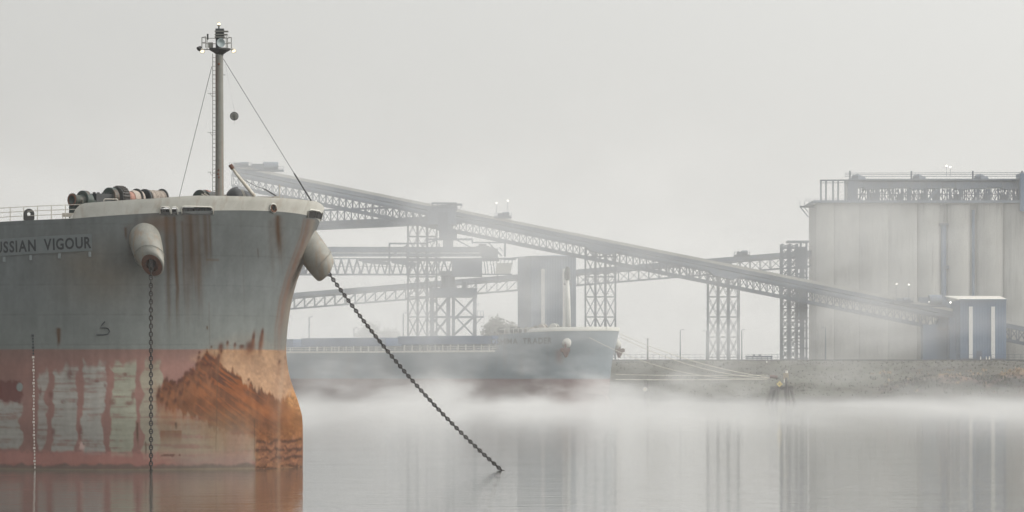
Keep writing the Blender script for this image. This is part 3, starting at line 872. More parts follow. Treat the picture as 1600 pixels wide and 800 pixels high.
    for k in range(n):
        a = 2*math.pi*k/n; x_, z_ = outl(a); xi, zi = .15*math.cos(a), .15*math.sin(a)+.1
        for d_ in (-.14, .14):
            oo.append(c+ex*x_+Vector((0, 0, z_))+axv*d_); oi.append(c+ex*xi+Vector((0, 0, zi))+axv*d_)
    f_ = []; m_ = 2*n
    for k in range(n):
        a0, a1 = 2*k, (2*k+2) % m_
        f_ += [(a0, a1, m_+a1, m_+a0), (a0+1, m_+a0+1, m_+a1+1, a1+1), (a0, a0+1, a1+1, a1), (m_+a0, m_+a1, m_+a1+1, m_+a0+1)]
    pr.add(oo+oi, f_); pr.build('panama_chock', M['black'], root)

    # mooring winch line across the forecastle (axis athwartship)
    axis = Vector((-SX, -SY, 0))                                   # towards port = rightwards
    def wp(px):
        b_ = 11.7-(px-118)*.075; return s.pt(11.0, b_, 21.24+(px-118)*.0033)
    wr = thing_part('mooring_winch', root, wp(160))
    def disc(name, px, r, wd, mt, par, n=26, dz=0):
        b = MB(); c = wp(px)+Vector((0, 0, dz)); b.lathe(c, axis, [(-wd/2, 0), (-wd/2, r*.93), (-wd/2+.03, r), (wd/2-.03, r), (wd/2, r*.93), (wd/2, 0)], n)
        return b.build(name, mt, par, smooth=False)
    b = MB(); b.lathe(wp(115), axis, [(0.25, 0), (.2, .33), (0, .36), (-.02, .52), (.1, .52), (.3, .42), (.9, .38), (1.1, .52), (1.5, .55)], 24)
    b.build('warping_head', M['green'], wr, smooth=True)
    b = MB(); b.lathe(wp(114.5), axis, [(0, .34), (-.03, .44), (.03, .5), (.06, .5)], 24); b.build('rim', M['rust'], wr, smooth=True)
    disc('gear_case', 132, .74, .45, M['green'], wr, dz=-.02); disc('gear_case', 137, .62, .4, M['green'], wr, dz=-.1)
    disc('gear_wheel', 171, .80, .5, M['green'], wr, dz=.14)
    cw = disc('chain_wheel', 184, .86, .8, M['darkgrey'], wr, n=14, dz=.16)
    b = MB()
    for k in range(22):
        a = 2*math.pi*k/22; c = wp(184)+Vector((0, 0, .16))
        e1 = axis.cross(Vector((0, 0, 1)))
        p = c+e1*math.cos(a)*.86+Vector((0, 0, math.sin(a)*.86)); b.tube([p-axis*.3, p+axis*.3], .07, 6)
    b.build('teeth', M['chain'], cw)
    b = MB(); b.bar(wp(180)+Vector((0, 0, -.3)), wp(206)+Vector((0, 0, -.95)), .3, .45); b.bar(wp(178)-Vector((0, 0, .6)), wp(200)-Vector((0, 0, .8)), .4, .5); b.build('brake_arm', M['navy'], wr)
    b = MB(); b.lathe(wp(200), axis, [(-.6, .3), (-.5, .55), (-.2, .62), (.1, .57), (.5, .58)], 20); b.build('rope_coil', M['ropered'], wr, smooth=True)
    b = MB(); b.lathe(wp(207), axis, [(-.5, .62), (-.2, .7), (.1, .66), (.5, .7)], 20); b.build('rope_coil', M['rope'], wr, smooth=True)
    disc('flange', 209, .82, .12, M['darkgrey'], wr, dz=.02)
    disc('flange', 221.5, .80, .22, M['navy'], wr)
    b = MB(); pr_ = []
    for k in range(30): pr_.append((-.75+k*.053, .62+.035*(k % 2)+.05*math.sin(k*.7)))
    b.lathe(wp(236), axis, pr_, 22); b.build('rope_coil', M['rope'], wr, smooth=False)
    disc('flange', 247, .80, .12, M['darkgrey'], wr)
    # bed plate, motor box and pedestals of the winch
    b = MB()
    def bx(px0, px1, z0, z1, d=.5):
        p, q = wp(px0), wp(px1); mz = (z0+z1)/2
        b.bar(Vector((p.x, p.y, mz)), Vector((q.x, q.y, mz)), d*2, z1-z0)
    bx(144, 178, 20.4, 21.80); bx(178, 186, 20.2, 21.9, .4); b.build('motor_box', M['navy'], wr)
    b = MB()
    for k in (147, 153, 160, 167, 174): p = wp(k); b.tube([(p.x, p.y, 21.78), (p.x, p.y, 21.92)], .12, 8)
    b.build('bolt_caps', M['navy'], wr)
    b = MB(); bx(120, 156, 19.5, 20.95, .75); bx(124, 146, 20.5, 21.25, .45); bx(146, 152, 20.9, 21.45, .3); bx(140, 250, 19.6, 20.5, .6); b.build('bed', M['green'], wr)
    b = MB(); p0, p1 = wp(163), wp(187)
    f0 = s.pt(8.6, 0, 0)
    def bw_top(px): return bp(px, 735-20*20.9, -.1)
    b.tube([bw_top(164), bw_top(164.5)+Vector((0, 0, .2)), bw_top(166)+Vector((0, 0, .26)), bw_top(184)+Vector((0, 0, .25)), bw_top(186)+Vector((0, 0, .2)), bw_top(186.5)], .04, 8)
    b.build('hand_hoop', M['rail'], root)

    # drums and gear by the foot of the mast
    def dz(px, py, Y): return P(px, py, Y)
    w2 = thing_part('mooring_winch', root, dz(322, 312, 312)); w2['label'] = 'covered winch with red rimmed drum left of the mast foot'
    for (px, r, mt, wd, nm) in ((318, .84, M['green'], .5, 'drum'), (321, .86, M['ropered'], .12, 'flange'), (328, .72, M['darkgrey'], .6, 'drum')):
        b = MB(); b.lathe(dz(px, 313, 312), axis, [(-wd, 0), (-wd, r), (wd, r), (wd, 0)], 26); b.build(nm, mt, w2)
    b = MB(); b.bar(dz(315, 303, 311.2), dz(330, 311, 311.2), .1, .1); b.bar(dz(319, 302, 311.2), dz(334, 310, 311.2), .08, .08); b.build('lever', M['rail'], w2)
    w3 = thing_part('covered_windlass', root, dz(372, 312, 312))
    b = MB(); cN = dz(371, 312, 311); g = np.zeros((9, 28, 3))
    for j in range(9):
        for i in range(28):
            a = 2*math.pi*i/28; e = math.pi/2*j/8
            rr0 = 1.0+.10*math.sin(3*a+1)+.06*math.sin(7*a)
            x = .98*math.cos(e)*math.cos(a)*rr0*(1.0 if math.cos(a) < 0 else 1.28); y = .8*math.cos(e)*math.sin(a)*rr0
            z = 1.05*math.sin(e)**.8*(1+.05*math.sin(5*a)) - .25*max(0, math.cos(a))*math.sin(e)
            g[j, i] = (cN.x+x, cN.y+y, cN.z+z-.05)
    g = np.concatenate([g, g[:, :1]], 1); grid_mesh('tarpaulin', g, M['tarp'], w3)
    b = MB(); b.bar(dz(377, 296, 309.5), dz(384, 312, 309.5), .06); b.bar(dz(379, 296, 309.4), dz(386, 312, 309.4), .05); b.build('lashing', M['rail'], w3)
    b = MB(); b.lathe(dz(351, 309, 311), Vector((0, 1, 0)), [(-.3, 0), (-.3, .26), (.3, .26), (.3, 0)], 14); b.build('fender', M['rail'], w3)

    # white boom with a hose rack, small poles
    bmn = thing_part('cargo_davit', root, dz(396, 306, 309))
    b = MB(); b.tube([dz(361, 260, 309), dz(372, 275, 309), dz(390, 297, 309), dz(398, 307, 309)], [.1, .13, .15, .16], 10); b.build('boom', M['rail'], bmn, smooth=True)
    b = MB(); b.tube([dz(359.5, 257.5, 309), dz(364, 264, 309)], .17, 8); b.build('boom_head', M['rust'], bmn)
    b = MB(); b.tube([dz(365, 262, 309), dz(378, 279, 309.5), dz(400, 291, 310), dz(416, 296, 310), dz(432, 306, 310)], .022, 5)
    b.tube([dz(412, 295, 310), dz(432, 307, 310)], .035, 5); b.build('wire', M['darkgrey'], bmn)
    b = MB(); b.bar(dz(390, 308.5, 309), dz(410, 309, 309), .3, .16); b.bar(dz(428, 308.5, 309), dz(437, 309, 309), .3, .22); b.build('pedestal', M['rail'], bmn)
    b = MB(); b.bar(dz(402, 308.7, 309.6), dz(430, 309.4, 309.6), .3, .18); b.build('rack', M['rust'], bmn)
    b = MB(); b.bar(dz(437, 288, 309), dz(437, 312, 309), .08); b.bar(dz(434, 291, 309), dz(442, 291, 309), .03); b.bar(dz(442, 306, 309), dz(442, 312, 309), .06); b.build('pole', M['rail'], bmn)

    # foremast
    mY = 307.8
    mr = thing_part('foremast', root, P(343, 312, mY)); mr['label'] = 'tall grey foremast with ladder and lit lamp platform'
    k = mY/FPX
    b = MB(); bp0 = P(343, 318, mY)
    prof = [(0, 6.9), (60, 6.6), (120, 6.3), (180, 5.9), (234, 5.6)]
    b.lathe(bp0, Vector((0, 0, 1)), [(h*k, r*k) for h, r in prof], 28); pole = b.build('pole', M['mast'], mr, smooth=True)
    b = MB()
    for (x, y, ry) in ((341.5, 266, 4), (341, 272, 5), (342, 277, 4), (342, 100, 3)):
        c = P(x, y, mY-6.45*k); b.lathe(c, Vector((0, -1, 0)), [(-.03, .11), (.04, .07), (.05, 0)], 8)
    b.build('rust_scab', M['rust'], mr)
    ld = MB()
    for x in (332.3, 337): ld.bar(P(x, 84, mY-.3), P(x, 316, mY-.3), .045)
    for y in np.arange(90, 316, 6.7): ld.bar(P(332.3, y, mY-.3), P(337, y, mY-.3), .035)
    ld.build('ladder', M['mast'], mr)
    ar = MB()
    for y in (146, 207, 269): ar.bar(P(324.5, y, mY-.3), P(341, y, mY-.2), .05, .03); ar.bar(P(328, y, mY-.3), P(332.3, y+6, mY-.3), .03)
    for y in (117,): ar.bar(P(332, y, mY), P(352, y, mY), .05)
    ar.build('bracket', M['mast'], mr)
    b = MB(); cu = P(343.5, 86, mY)
    b.lathe(cu, Vector((0, 0, 1)), [(-1*k, 5.4*k), (1*k, 6*k), (4*k, 10*k), (7.5*k, 16*k), (8.5*k, 17*k), (10.5*k, 17*k), (10.6*k, 0)], 8)
    b.build('platform', M['darkgrey'], mr)
    tr = MB()
    R_ = 17*k; top = P(343.5, 75.5, mY)
    cs = [(315.5, 0), (322.5, -R_*.8), (343, -R_), (354.5, -R_*.8), (361.5, 0), (354.5, R_*.8), (343, R_), (322.5, R_*.8)]
    pp = [P(x, 75.5, mY)+Vector((0, y, 0)) for x, y in cs]
    for i, p in enumerate(pp):
        if i == 2: continue
        tr.tube([p, p+Vector((0, 0, 17*k))], .032, 6)
    for h in (17*k, 8.5*k):
        seq = [pp[3], pp[4], pp[5], pp[6], pp[7], pp[0], pp[1]]
        tr.tube([q+Vector((0, 0, h)) for q in seq], .028, 6)
    tr.build('railing', M['mast'], mr)
    b = MB()
    c = P(340, 75, mY)
    b.box((c.x-2.8*k, mY-.2, P(0, 75, mY).z), (c.x+5*k, mY+.3, P(0, 60, mY).z)); b.box((P(337, 0, mY).x, mY-.28, P(0, 60, mY).z), (P(350, 0, mY).x, mY+.3, P(0, 45, mY).z))
    b.build('lamp_housing', M['navy'], mr)
    for y, x1 in ((49.5, 357), (54.5, 356), (58.5, 352)):
        a_ = P(336, y-.8, mY); c_ = P(x1, y+.8, mY); block('shelf', (a_.x, mY-.5, c_.z), (c_.x, mY+.2, a_.z), M['mast'], mr)
    b = MB(); b.lathe(P(344, 67, mY-.5), Vector((.55, -1, 0)), [(-.4, .08), (-.2, .14), (0, .26), (.12, .36), (.15, .37), (.12, .33), (0, .2), (-.02, 0)], 20); b.build('horn', material('pale horn trumpet', (.30, .36, .37), (.24, .29, .3), 3, .4), mr, smooth=True)
    b = MB(); b.box((P(326, 0, mY).x, mY-.5, P(0, 75, mY).z), (P(333, 0, mY).x, mY, P(0, 67, mY).z)); b.build('junction_box', M['mast'], mr)
    b = MB(); b.tube([P(324.5, 62, mY), P(324.5, 53, mY)], .07, 8); b.tube([P(342, 46, mY), P(342, 40, mY)], .06, 8); b.lathe(P(342, 40.5, mY), Vector((0, 0, 1)), [(0, .12), (.06, .14), (.07, 0)], 12); b.build('lamp_post', M['darkgrey'], mr)
    b = MB(); b.lathe(P(342, 39.5, mY), Vector((0, 0, 1)), [(0, 0), (0, .1), (.22, .11), (.26, 0)], 14); b.build('masthead_lamp', M['lamp'], mr, smooth=True)
    b = MB(); b.lathe(P(342, 35.5, mY), Vector((0, 0, 1)), [(-.02, 0), (-.02, .12), (.04, .1), (.05, 0)], 12); b.build('lamp_cap', M['darkgrey'], mr)
    b = MB(); b.bar(P(312, 77, mY-.1), P(328, 77.5, mY-.1), .07); b.bar(P(354, 77.5, mY-.1), P(366, 76.5, mY-.1), .07); b.build('lamp_arm', M['mast'], mr)
    for (x, y, lit, hx) in ((311, 76, 0, -1), (316, 79.5, 1, .2), (365, 79, 1, .5)):
        fl = MB(); c = P(x, y, mY-.25); dv = Vector((hx*.7, -.6, -.7)).normalized()
        fl.lathe(c-dv*.12, dv, [(-.1, 0), (-.1, .12), (.05, .17), (.2, .2), (.2, .17)], 12); fo = fl.build('floodlight', M['rail'] if lit else M['darkgrey'], mr)
        gl = MB(); gl.lathe(c+dv*.05, dv, [(0, .165), (.015, 0)], 12); gl.build('lens', M['lamp'] if (lit and x > 330) or x == 316 else M['darkgrey'], None, loc=(0, 0, 0)) if False else None
        g2 = MB(); g2.lathe(c+dv*.05, dv, [(0, .165), (.015, 0)], 12); g2.build('floodlight_lens', M['lamp'] if lit else M['darkgrey'], mr)
    # stays
    a = MB(); p0 = P(349, 92, mY); pe = s.pt(-.0, -1.6, 21.15); pe = P(486, 313.5, 302.3); pm = p0+(pe-p0)*.81
    a.tube([P(345, 90, mY), p0, pm], .022, 5); a.build('forestay', M['darkgrey'], mr)
    a = MB(); a.tube([pm, pe], .06, 6); a.build('stay_bottle_screw', M['darkgrey'], mr)
    a = MB(); a.tube([P(331, 104, mY), P(279, 312, mY+4)], .022, 5); a.build('backstay', M['darkgrey'], mr)
    # anchor ball hangs from a halyard
    hal = MB(); hal.tube([P(366, 195, mY-1), P(366, 172, mY-1), P(352, 100, mY)], .006, 4)
    ba = thing('anchor_ball', P(366, 181, mY-1), 'round black anchor ball hoisted on a halyard beside the foremast', 'day signal')
    bb_ = MB(); r = 6*k; c = P(366, 181.5, mY-1)
    d1 = [(math.cos(a), math.sin(a)) for a in np.linspace(0, math.pi*2, 9)[:-1]]
    bb_.lathe(c, Vector((0, 1, 0)), [(-.03, 0), (-.03, r*.88), (.03, r*.88), (.03, 0)], 8); bb_.build('disc', M['mast'], ba)
    rg = MB(); rg.tube([c+Vector((math.cos(a)*r, 0, math.sin(a)*r)) for a in np.linspace(0, 2*math.pi, 17)], .045, 6, cap=False); rg.build('rim', M['darkgrey'], ba)
    cr = MB(); cr.lathe(c, Vector((1, 0, 0)), [(-.03, 0), (-.03, r*.85), (.03, r*.85), (.03, 0)], 8); cr.build('cross_disc', M['darkgrey'], ba)
    hal.build('halyard', M['darkgrey'], ba)
    return root

def thing_part(name, parent, loc=None):
    o = bpy.data.objects.new(name, None)
    link(o, parent, loc if loc is not None else WLOC[parent.name])
    return o
build_near()

# ------------------------------------------------------------------ anchor chains
def link_mesh():
    n, m = 24, 8; v = []; f = []
    La, W_, r = .20, .125, .047
    for i in range(n):
        a = 2*math.pi*i/n
        # stadium outline in xz (z along the chain)
        cx = W_*math.cos(a); cz = La*math.sin(a)
        tx, tz = -W_*math.sin(a), La*math.cos(a); L_ = math.hypot(tx, tz); nx, nz = tz/L_, -tx/L_
        for j in range(m):
            b = 2*math.pi*j/m
            v.append((cx+nx*r*math.cos(b), r*math.sin(b), cz+nz*r*math.cos(b)))
    for i in range(n):
        for j in range(m):
            f.append((i*m+j, i*m+(j+1) % m, ((i+1) % n)*m+(j+1) % m, ((i+1) % n)*m+j))
    b = MB(); b.add(v, f); b.box((-W_, -.022, -.028), (W_, .022, .028))
    me = bpy.data.meshes.new('chain_link'); me.from_pydata(b.v, [], b.f); me.materials.append(M['chain'])
    return me
LINK = link_mesh()
def chain(p0, p1, sag, label, sagdir=Vector((0, 0, -1))):
    root = thing('anchor_chain', p0, label, 'anchor chain', 'anchor chains of the rusty ship')
    N = 400
    pts = [p0.lerp(p1, i/N)+sagdir*sag*4*(i/N)*(1-i/N) for i in range(N+1)]
    d = [0]
    for i in range(N): d.append(d[-1]+(pts[i+1]-pts[i]).length)
    pitch = .315; cnt = int(d[-1]/pitch)
    for k in range(cnt):
        t = k*pitch+.1
        i = min(int(np.searchsorted(d, t)), N-1); i = max(i, 1)
        c = pts[i-1].lerp(pts[i], (t-d[i-1])/(d[i]-d[i-1]+1e-9)); dr = (pts[i]-pts[i-1]).normalized()
        o = bpy.data.objects.new('chain_link', LINK); link(o, root, c)
        z = dr; y = Vector((.15, -1, 0)); y = (y-z*y.dot(z)).normalized(); x = y.cross(z)
        tw = (k % 2)*math.pi/2 + .12*math.sin(k*.21)
        xx = x*math.cos(tw)+y*math.sin(tw); yy = y*math.cos(tw)-x*math.sin(tw)
        o.rotation_euler = Matrix((xx, yy, z)).transposed().to_euler()
    return root
tipS = NEAR.pt(3.95, 10.2, 16.4)
tipP = NEAR.pt(4.05, -10.3, 15.75)
chain(tipS, Vector((tipS.x, tipS.y, -.6)), 0, 'dark stud link anchor chain hanging straight down the hull below the nearer anchor pipe')
chain(tipP, P(796, 737, 299.5)+Vector((0, 0, -.4)), 1.05, 'dark stud link anchor chain slanting from beyond the bow down into the open water')

# ------------------------------------------------------------------ far ship
FAR = Ship((948-800)/6.25, 962.0,
    zt=[-2, 0, 4, 8, 12, 16, 19.3], t0=[3.0, 2.8, 2.5, 2.4, 2.0, .9, 0], L=[25, 24, 22, 20, 18, 17, 17], B=[16]*7,
    bz=[-2, 0, 1.5, 2.5], bt=[-1.5, -1.2, -.3, 1.5], bw=[3.5, 3.2, 2.2, 0],
    deck=([-1, 0, 8, 21, 22.2, 25, 300], [18.45, 18.45, 18.2, 17.6, 13.6, 13.5, 13.4]), zn=18.45)
def build_far():
    s = FAR
    root = thing('cargo_ship', (s.o[0], s.o[1], 0), 'pale grey cargo ship with blue hatch covers moored far off in the mist', 'ship')
    vs = np.concatenate([np.linspace(0, 1, 150), np.sqrt(np.linspace(26, 230, 60)/25)])
    zs = np.concatenate([np.linspace(-2, s.zn, 90)])
    def sheet(side):
        t, b, Zn = ship_rows(s, vs, zs, side)
        Z = -2+(Zn+2)/(s.zn+2)*(s.zdeck(t)+2)
        return s.world(t, b, Z, side)
    V = np.concatenate([sheet(-1)[:, ::-1], sheet(1)[:, 1:]], 1)
    Z = V[..., 2:3]; X = V[..., 0]-s.o[0]
    low = sm(6.45, 6.35, Z) if False else (1-sm(6.3, 6.5, Z))
    n = fbm(X/6, V[..., 2]/9, 71, 4)[..., None]; n2 = fbm(X/1.2, V[..., 2]/14, 72, 3)[..., None]
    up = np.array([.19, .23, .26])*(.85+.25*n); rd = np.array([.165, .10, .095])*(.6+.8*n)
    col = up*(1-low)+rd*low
    st = sm(.55, .8, n2)*.2; col = col*(1-st)+np.array([.22, .17, .14])*st
    rs = np.exp(-((X[..., None]+11.9)/1.0)**2)*sm(9, 12, Z)*(1-sm(13, 14.5, Z))*.6; col = col*(1-rs)+np.array([.20, .11, .08])*rs
    mat = material('misty ship side paint', (1.05, 1.05, 1.05), (.9, .9, .9), .3, .8, attr='paint')
    mat.node_tree.nodes['Principled BSDF'].inputs['Specular IOR Level'].default_value = 0.1
    grid_mesh('hull', V, mat, root, col=col)
    tt = np.concatenate([np.linspace(.1, 21, 20), [21.9, 22.1], np.linspace(26, 230, 30)])
    db = s.half(tt, np.full_like(tt, 18.4))-.05
    grid_mesh('deck', np.stack([s.world(tt, db, s.zdeck(tt)-.05, 1), s.world(tt, db, s.zdeck(tt)-.05, -1)], 0), M['hatchgrey'], root)
    # forecastle break bulkhead
    bk = MB(); p = [s.pt(22, 16, 13), s.pt(22, -16, 13), s.pt(22, -16, 17.5), s.pt(22, 16, 17.5)]; bk.add(p+[q+Vector((.3, -.2, 0)) for q in p], [(0, 1, 2, 3), (7, 6, 5, 4)]); bk.build('break_bulkhead', M['hatchgrey'], root)
    # white bulwark forward
    for side in (1, -1):
        t = np.linspace(0, 1, 60)**2*13.0; g = []
        for h, ins in ((0, 0), (1.0, 0), (1.0, .25), (0, .25)):
            b_ = np.maximum(s.half(t, np.full_like(t, 19.3))-ins, 0); e = np.clip((13-t)/1.2, 0, 1)
            g.append(s.world(t+ins, b_, s.zdeck(t)+h*e, side))
        grid_mesh('bulwark', np.stack(g, 0), M['plate2'], root)
    # name
    def pl(u, v):
        px = 767+u*95
        X_ = (px-800)/6.25; p = surf(s, X_, 15.2+v*1.55, .08); p.z = 14.95+v*1.5+u*.25; return p
    text_on('name_lettering', 'OSHIMA  TRADER', pl, 0, 0, M['letter'], root, bold=.02)
    # anchors in their pockets
    for side in (1, -1):
        tip = s.pt(4.4, 10.6*side, 14.6); base = s.pt(5.8, 8.6*side, 16.6); b = MB()
        b.tube([base, base.lerp(tip, .7), tip], [1.3, 1.2, .95], 20); bo = b.build('anchor_pipe_bolster', M['plate2'], root, smooth=True)
        b = MB(); outv = Vector((SX*side, SY*side, 0))
        b.bar(tip+outv*.3+Vector((0, 0, 1)), tip+outv*.3-Vector((0, 0, 2.4)), .5); b.bar(tip+outv*.4+Vector((1.2, 0, -1.0)), tip+outv*.4+Vector((-1.2, 0, -1.0)), .5, .9)
        b.bar(tip+outv*.3+Vector((-.9, 0, -.6)), tip+Vector((0, 0, -2.8)), .5); b.bar(tip+outv*.3+Vector((.9, 0, -.6)), tip+Vector((0, 0, -2.8)), .5); b.build('anchor', M['rust'], bo)
    # hatches
    for (t0_, t1_, zt_) in ((27, 58, 17.3), (63, 92, 17.0), (96, 124, 16.8)):
        h = thing_part('hatch', root, s.pt((t0_+t1_)/2, 0, 13.5))
        def slab(name, b_, z0, z1, mt, e=0):
            q = [s.pt(t0_-e, b_, z0), s.pt(t1_+e, b_, z0), s.pt(t1_+e, -b_, z0), s.pt(t0_-e, -b_, z0)]; mb = MB()
            mb.add(q+[v+Vector((0, 0, z1-z0)) for v in q], [(0, 3, 2, 1), (4, 5, 6, 7), (0, 1, 5, 4), (1, 2, 6, 5), (2, 3, 7, 6), (3, 0, 4, 7)]); mb.build(name, mt, h)
        slab('coaming', 12, 13.3, zt_-2.2, M['hatchgrey']); slab('cover', 13, zt_-2.1, zt_, M['hatch'], .5)
        for k in np.arange(t0_+1, t1_, 2.6):
            member('stanchion', s.pt(k, 12.4, 13.4), s.pt(k, 12.4, zt_-2.2), .35, M['white'], h)
    # deck rail
    r = thing_part('railing', root, s.pt(60, 15.6, 13.5))
    for k in np.arange(24, 150, 3.0): member('post', s.pt(k, 15.7, 13.4), s.pt(k, 15.7, 14.6), .16, M['white'], r)
    for h in (14.55, 14.0): member('rail', s.pt(23, 15.7, h), s.pt(150, 15.7, h), .12, M['white'], r)
    e = MB(); e.bar(s.pt(23, 16.02, 13.35), s.pt(200, 16.02, 13.3), .25, .5); e.build('deck_edge_strip', M['white'], root)
    # foremast
    Ym = 975
    f = thing_part('foremast', root, P(888, 517, Ym))
    b = MB(); b.tube([P(888, 520, Ym), P(887.5, 470, Ym), P(886.5, 436, Ym)], [.75, .6, .45], 14); b.build('pole', M['white'], f, smooth=True)
    b = MB(); b.tube([P(886.5, 437, Ym), P(886.5, 426, Ym), P(887, 417, Ym)], [.75, .8, .45], 10); b.build('lamp_housing', M['darkgrey'], f)
    member('platform', P(881, 444, Ym), P(893, 444, Ym), .4, M['mast'], f); member('post', P(882, 438, Ym), P(882, 444, Ym), .15, M['mast'], f)
    b = MB(); b.bar(P(880, 517, Ym), P(885, 440, Ym), .28); b.build('ladder', M['white'], f)
    # clutter on the forecastle: winches, vents, chocks
    for (x, y0, y1, wd, mt) in ((783, 513, 518, 6, 'darkgrey'), (801, 512, 518, 3, 'darkgrey'), (811, 513, 518, 3, 'darkgrey'), (824, 513, 519, 6, 'mast'), (838, 511, 519, 5, 'mast'), (848, 508, 518, 9, 'rope'), (866, 507, 518, 7, 'white'), (873, 511, 518, 9, 'mast'), (857, 512, 518, 7, 'mast'), (832, 513, 518, 4, 'rope')):
        b = MB(); Yw = 968; c = P(x, (y0+y1)/2+.5, Yw); r_ = (y1-y0)/6.2/2+.4
        b.lathe(c, Vector((-SX, -SY, 0)), [(-wd/12.4, 0), (-wd/12.4, r_), (-wd/12.4+.15, r_), (-wd/12.4+.2, r_*.7), (wd/12.4-.2, r_*.7), (wd/12.4-.15, r_), (wd/12.4, r_), (wd/12.4, 0)], 14)
        b.build('winch_drum', M[mt], root)
    rr_ = thing_part('railing', root, s.pt(15, 15, 18)); 
    for k in np.arange(13, 22, 1.5): member('post', s.pt(k, 15.4, 17.7), s.pt(k, 15.4, 19.0), .12, M['white'], rr_)
    member('rail', s.pt(13, 15.4, 19.0), s.pt(22, 15.4, 18.8), .12, M['white'], rr_)
    return root
build_far()

# ------------------------------------------------------------------ mooring dolphins, lines
def dolphin(px, py_sign, top_py, Y, label, big):
    root = thing('mooring_dolphin', P(px, 630, Y), label, 'mooring dolphin', 'mooring dolphins off the bank')
    z0 = -2
    if big:
        for (dx, dy, lean) in ((-3.2, -1.2, -1.4), (-1.1, -1.6, -.5), (1.1, -1.6, .5), (3.0, -1.2, .9), (-2, 1.5, -.8), (2, 1.5, .8)):
            b = MB(); c = P(px, 0, Y); b.tube([(c.x+dx+lean, Y+dy*1.4, z0), (c.x+dx*.75, Y+dy, CZ+(585-top_py)/FPX*Y)], .42, 8); b.build('pile', M['wood'], root)
        c = P(px, top_py, Y); block('cap', (c.x-2.8, Y-1.6, c.z-.5), (c.x+2.8, Y+1.6, c.z+.4), M['wood'], root)
        b = MB(); b.tube([P(px+8, 632, Y-2), P(px+8, 590, Y-2)], .3, 8); b.build('tall_pile', M['wood'], root)
        b = MB(); b.box((P(px+3, 0, Y).x, Y-.5, P(0, 593, Y).z), (P(px+11, 0, Y).x, Y+.8, P(0, 583, Y).z)); b.build('light_cabinet', material('ochre cabinet paint', (.32, .27, .17), (.25, .2, .13), 1, .7), root)
        b = MB(); b.tube([P(px+8, 583, Y), P(px+8, 579, Y)], .32, 10); b.build('beacon_cap', M['roofwhite'], root)
        member('white_post', P(px+4.5, 592, Y-1), P(px+4.5, 598, Y-1), .28, M['roofwhite'], root)
        b = MB(); b.tube([P(px-18, 588, Y), P(px-6, 589.5, Y)], .42, 8); b.build('hook', M['rust'], root)
    else:
        b = MB(); b.tube([P(px-1, 632, Y), P(px-1, 592, Y)], .35, 8); b.build('pile', M['wood'], root)
        b = MB(); b.tube([P(px+3, 632, Y+1), P(px+3, 595, Y)], .3, 8); b.build('pile', M['wood'], root)
    sx = px-(3 if big else 2); c = P(sx, py_sign, Y-2.3); r = .8 if big else .7
    b = MB(); b.add([(c.x-r, c.y, c.z), (c.x, c.y, c.z-r), (c.x+r, c.y, c.z), (c.x, c.y, c.z+r), (c.x-r, c.y+.08, c.z), (c.x, c.y+.08, c.z-r), (c.x+r, c.y+.08, c.z), (c.x, c.y+.08, c.z+r)],
        [(0, 1, 2, 3), (7, 6, 5, 4), (0, 4, 5, 1), (1, 5, 6, 2), (2, 6, 7, 3), (3, 7, 4, 0)]); sg = b.build('diamond_sign', M['yellow'] if big else M['roofwhite'], root)
    b = MB(); r *= .4; b.add([(c.x-r, c.y-.03, c.z), (c.x, c.y-.03, c.z-r), (c.x+r, c.y-.03, c.z), (c.x, c.y-.03, c.z+r)], [(0, 1, 2, 3)]); b.build('inner_diamond', material('ochre paint', (.5, .4, .2), (.4, .3, .15), 2, .6), sg)
    return root
dolphin(1221, 600, 606, 975, 'timber mooring dolphin with yellow diamond sign and white topped beacon', True)
dolphin(1010, 608, 600, 975, 'thin pile marker with pale diamond sign half lost in the mist', False)
def rope(p, q, sag, r, label):
    pts = [Vector(p).lerp(Vector(q), k/14)-Vector((0, 0, sag*4*(k/14)*(1-k/14))) for k in range(15)]
    b = MB(); b.tube(pts, r, 5); o = b.build('mooring_line', M['lineropes'], None, loc=tuple(p))
    tag(o, label, 'rope', 'mooring lines of the far ship')
rope(P(969, 522, 960), P(1205, 590, 975), 1.5, .09, 'topmost pale mooring line slanting from the far bow to the timber dolphin')
rope(P(970, 527, 960), P(1203, 591, 975), 2.2, .09, 'second pale mooring line slanting just below the topmost one')
rope(P(900, 516, 958), P(1207, 589, 976), 4.2, .07, 'long pale mooring line running from the forecastle side of the far ship')
rope(P(962, 585, 961), P(1200, 586, 975), .2, .07, 'upper of the two level pale lines above the mist')
rope(P(962, 593, 960), P(1200, 592.5, 974), .1, .09, 'lower of the two level pale lines above the mist')

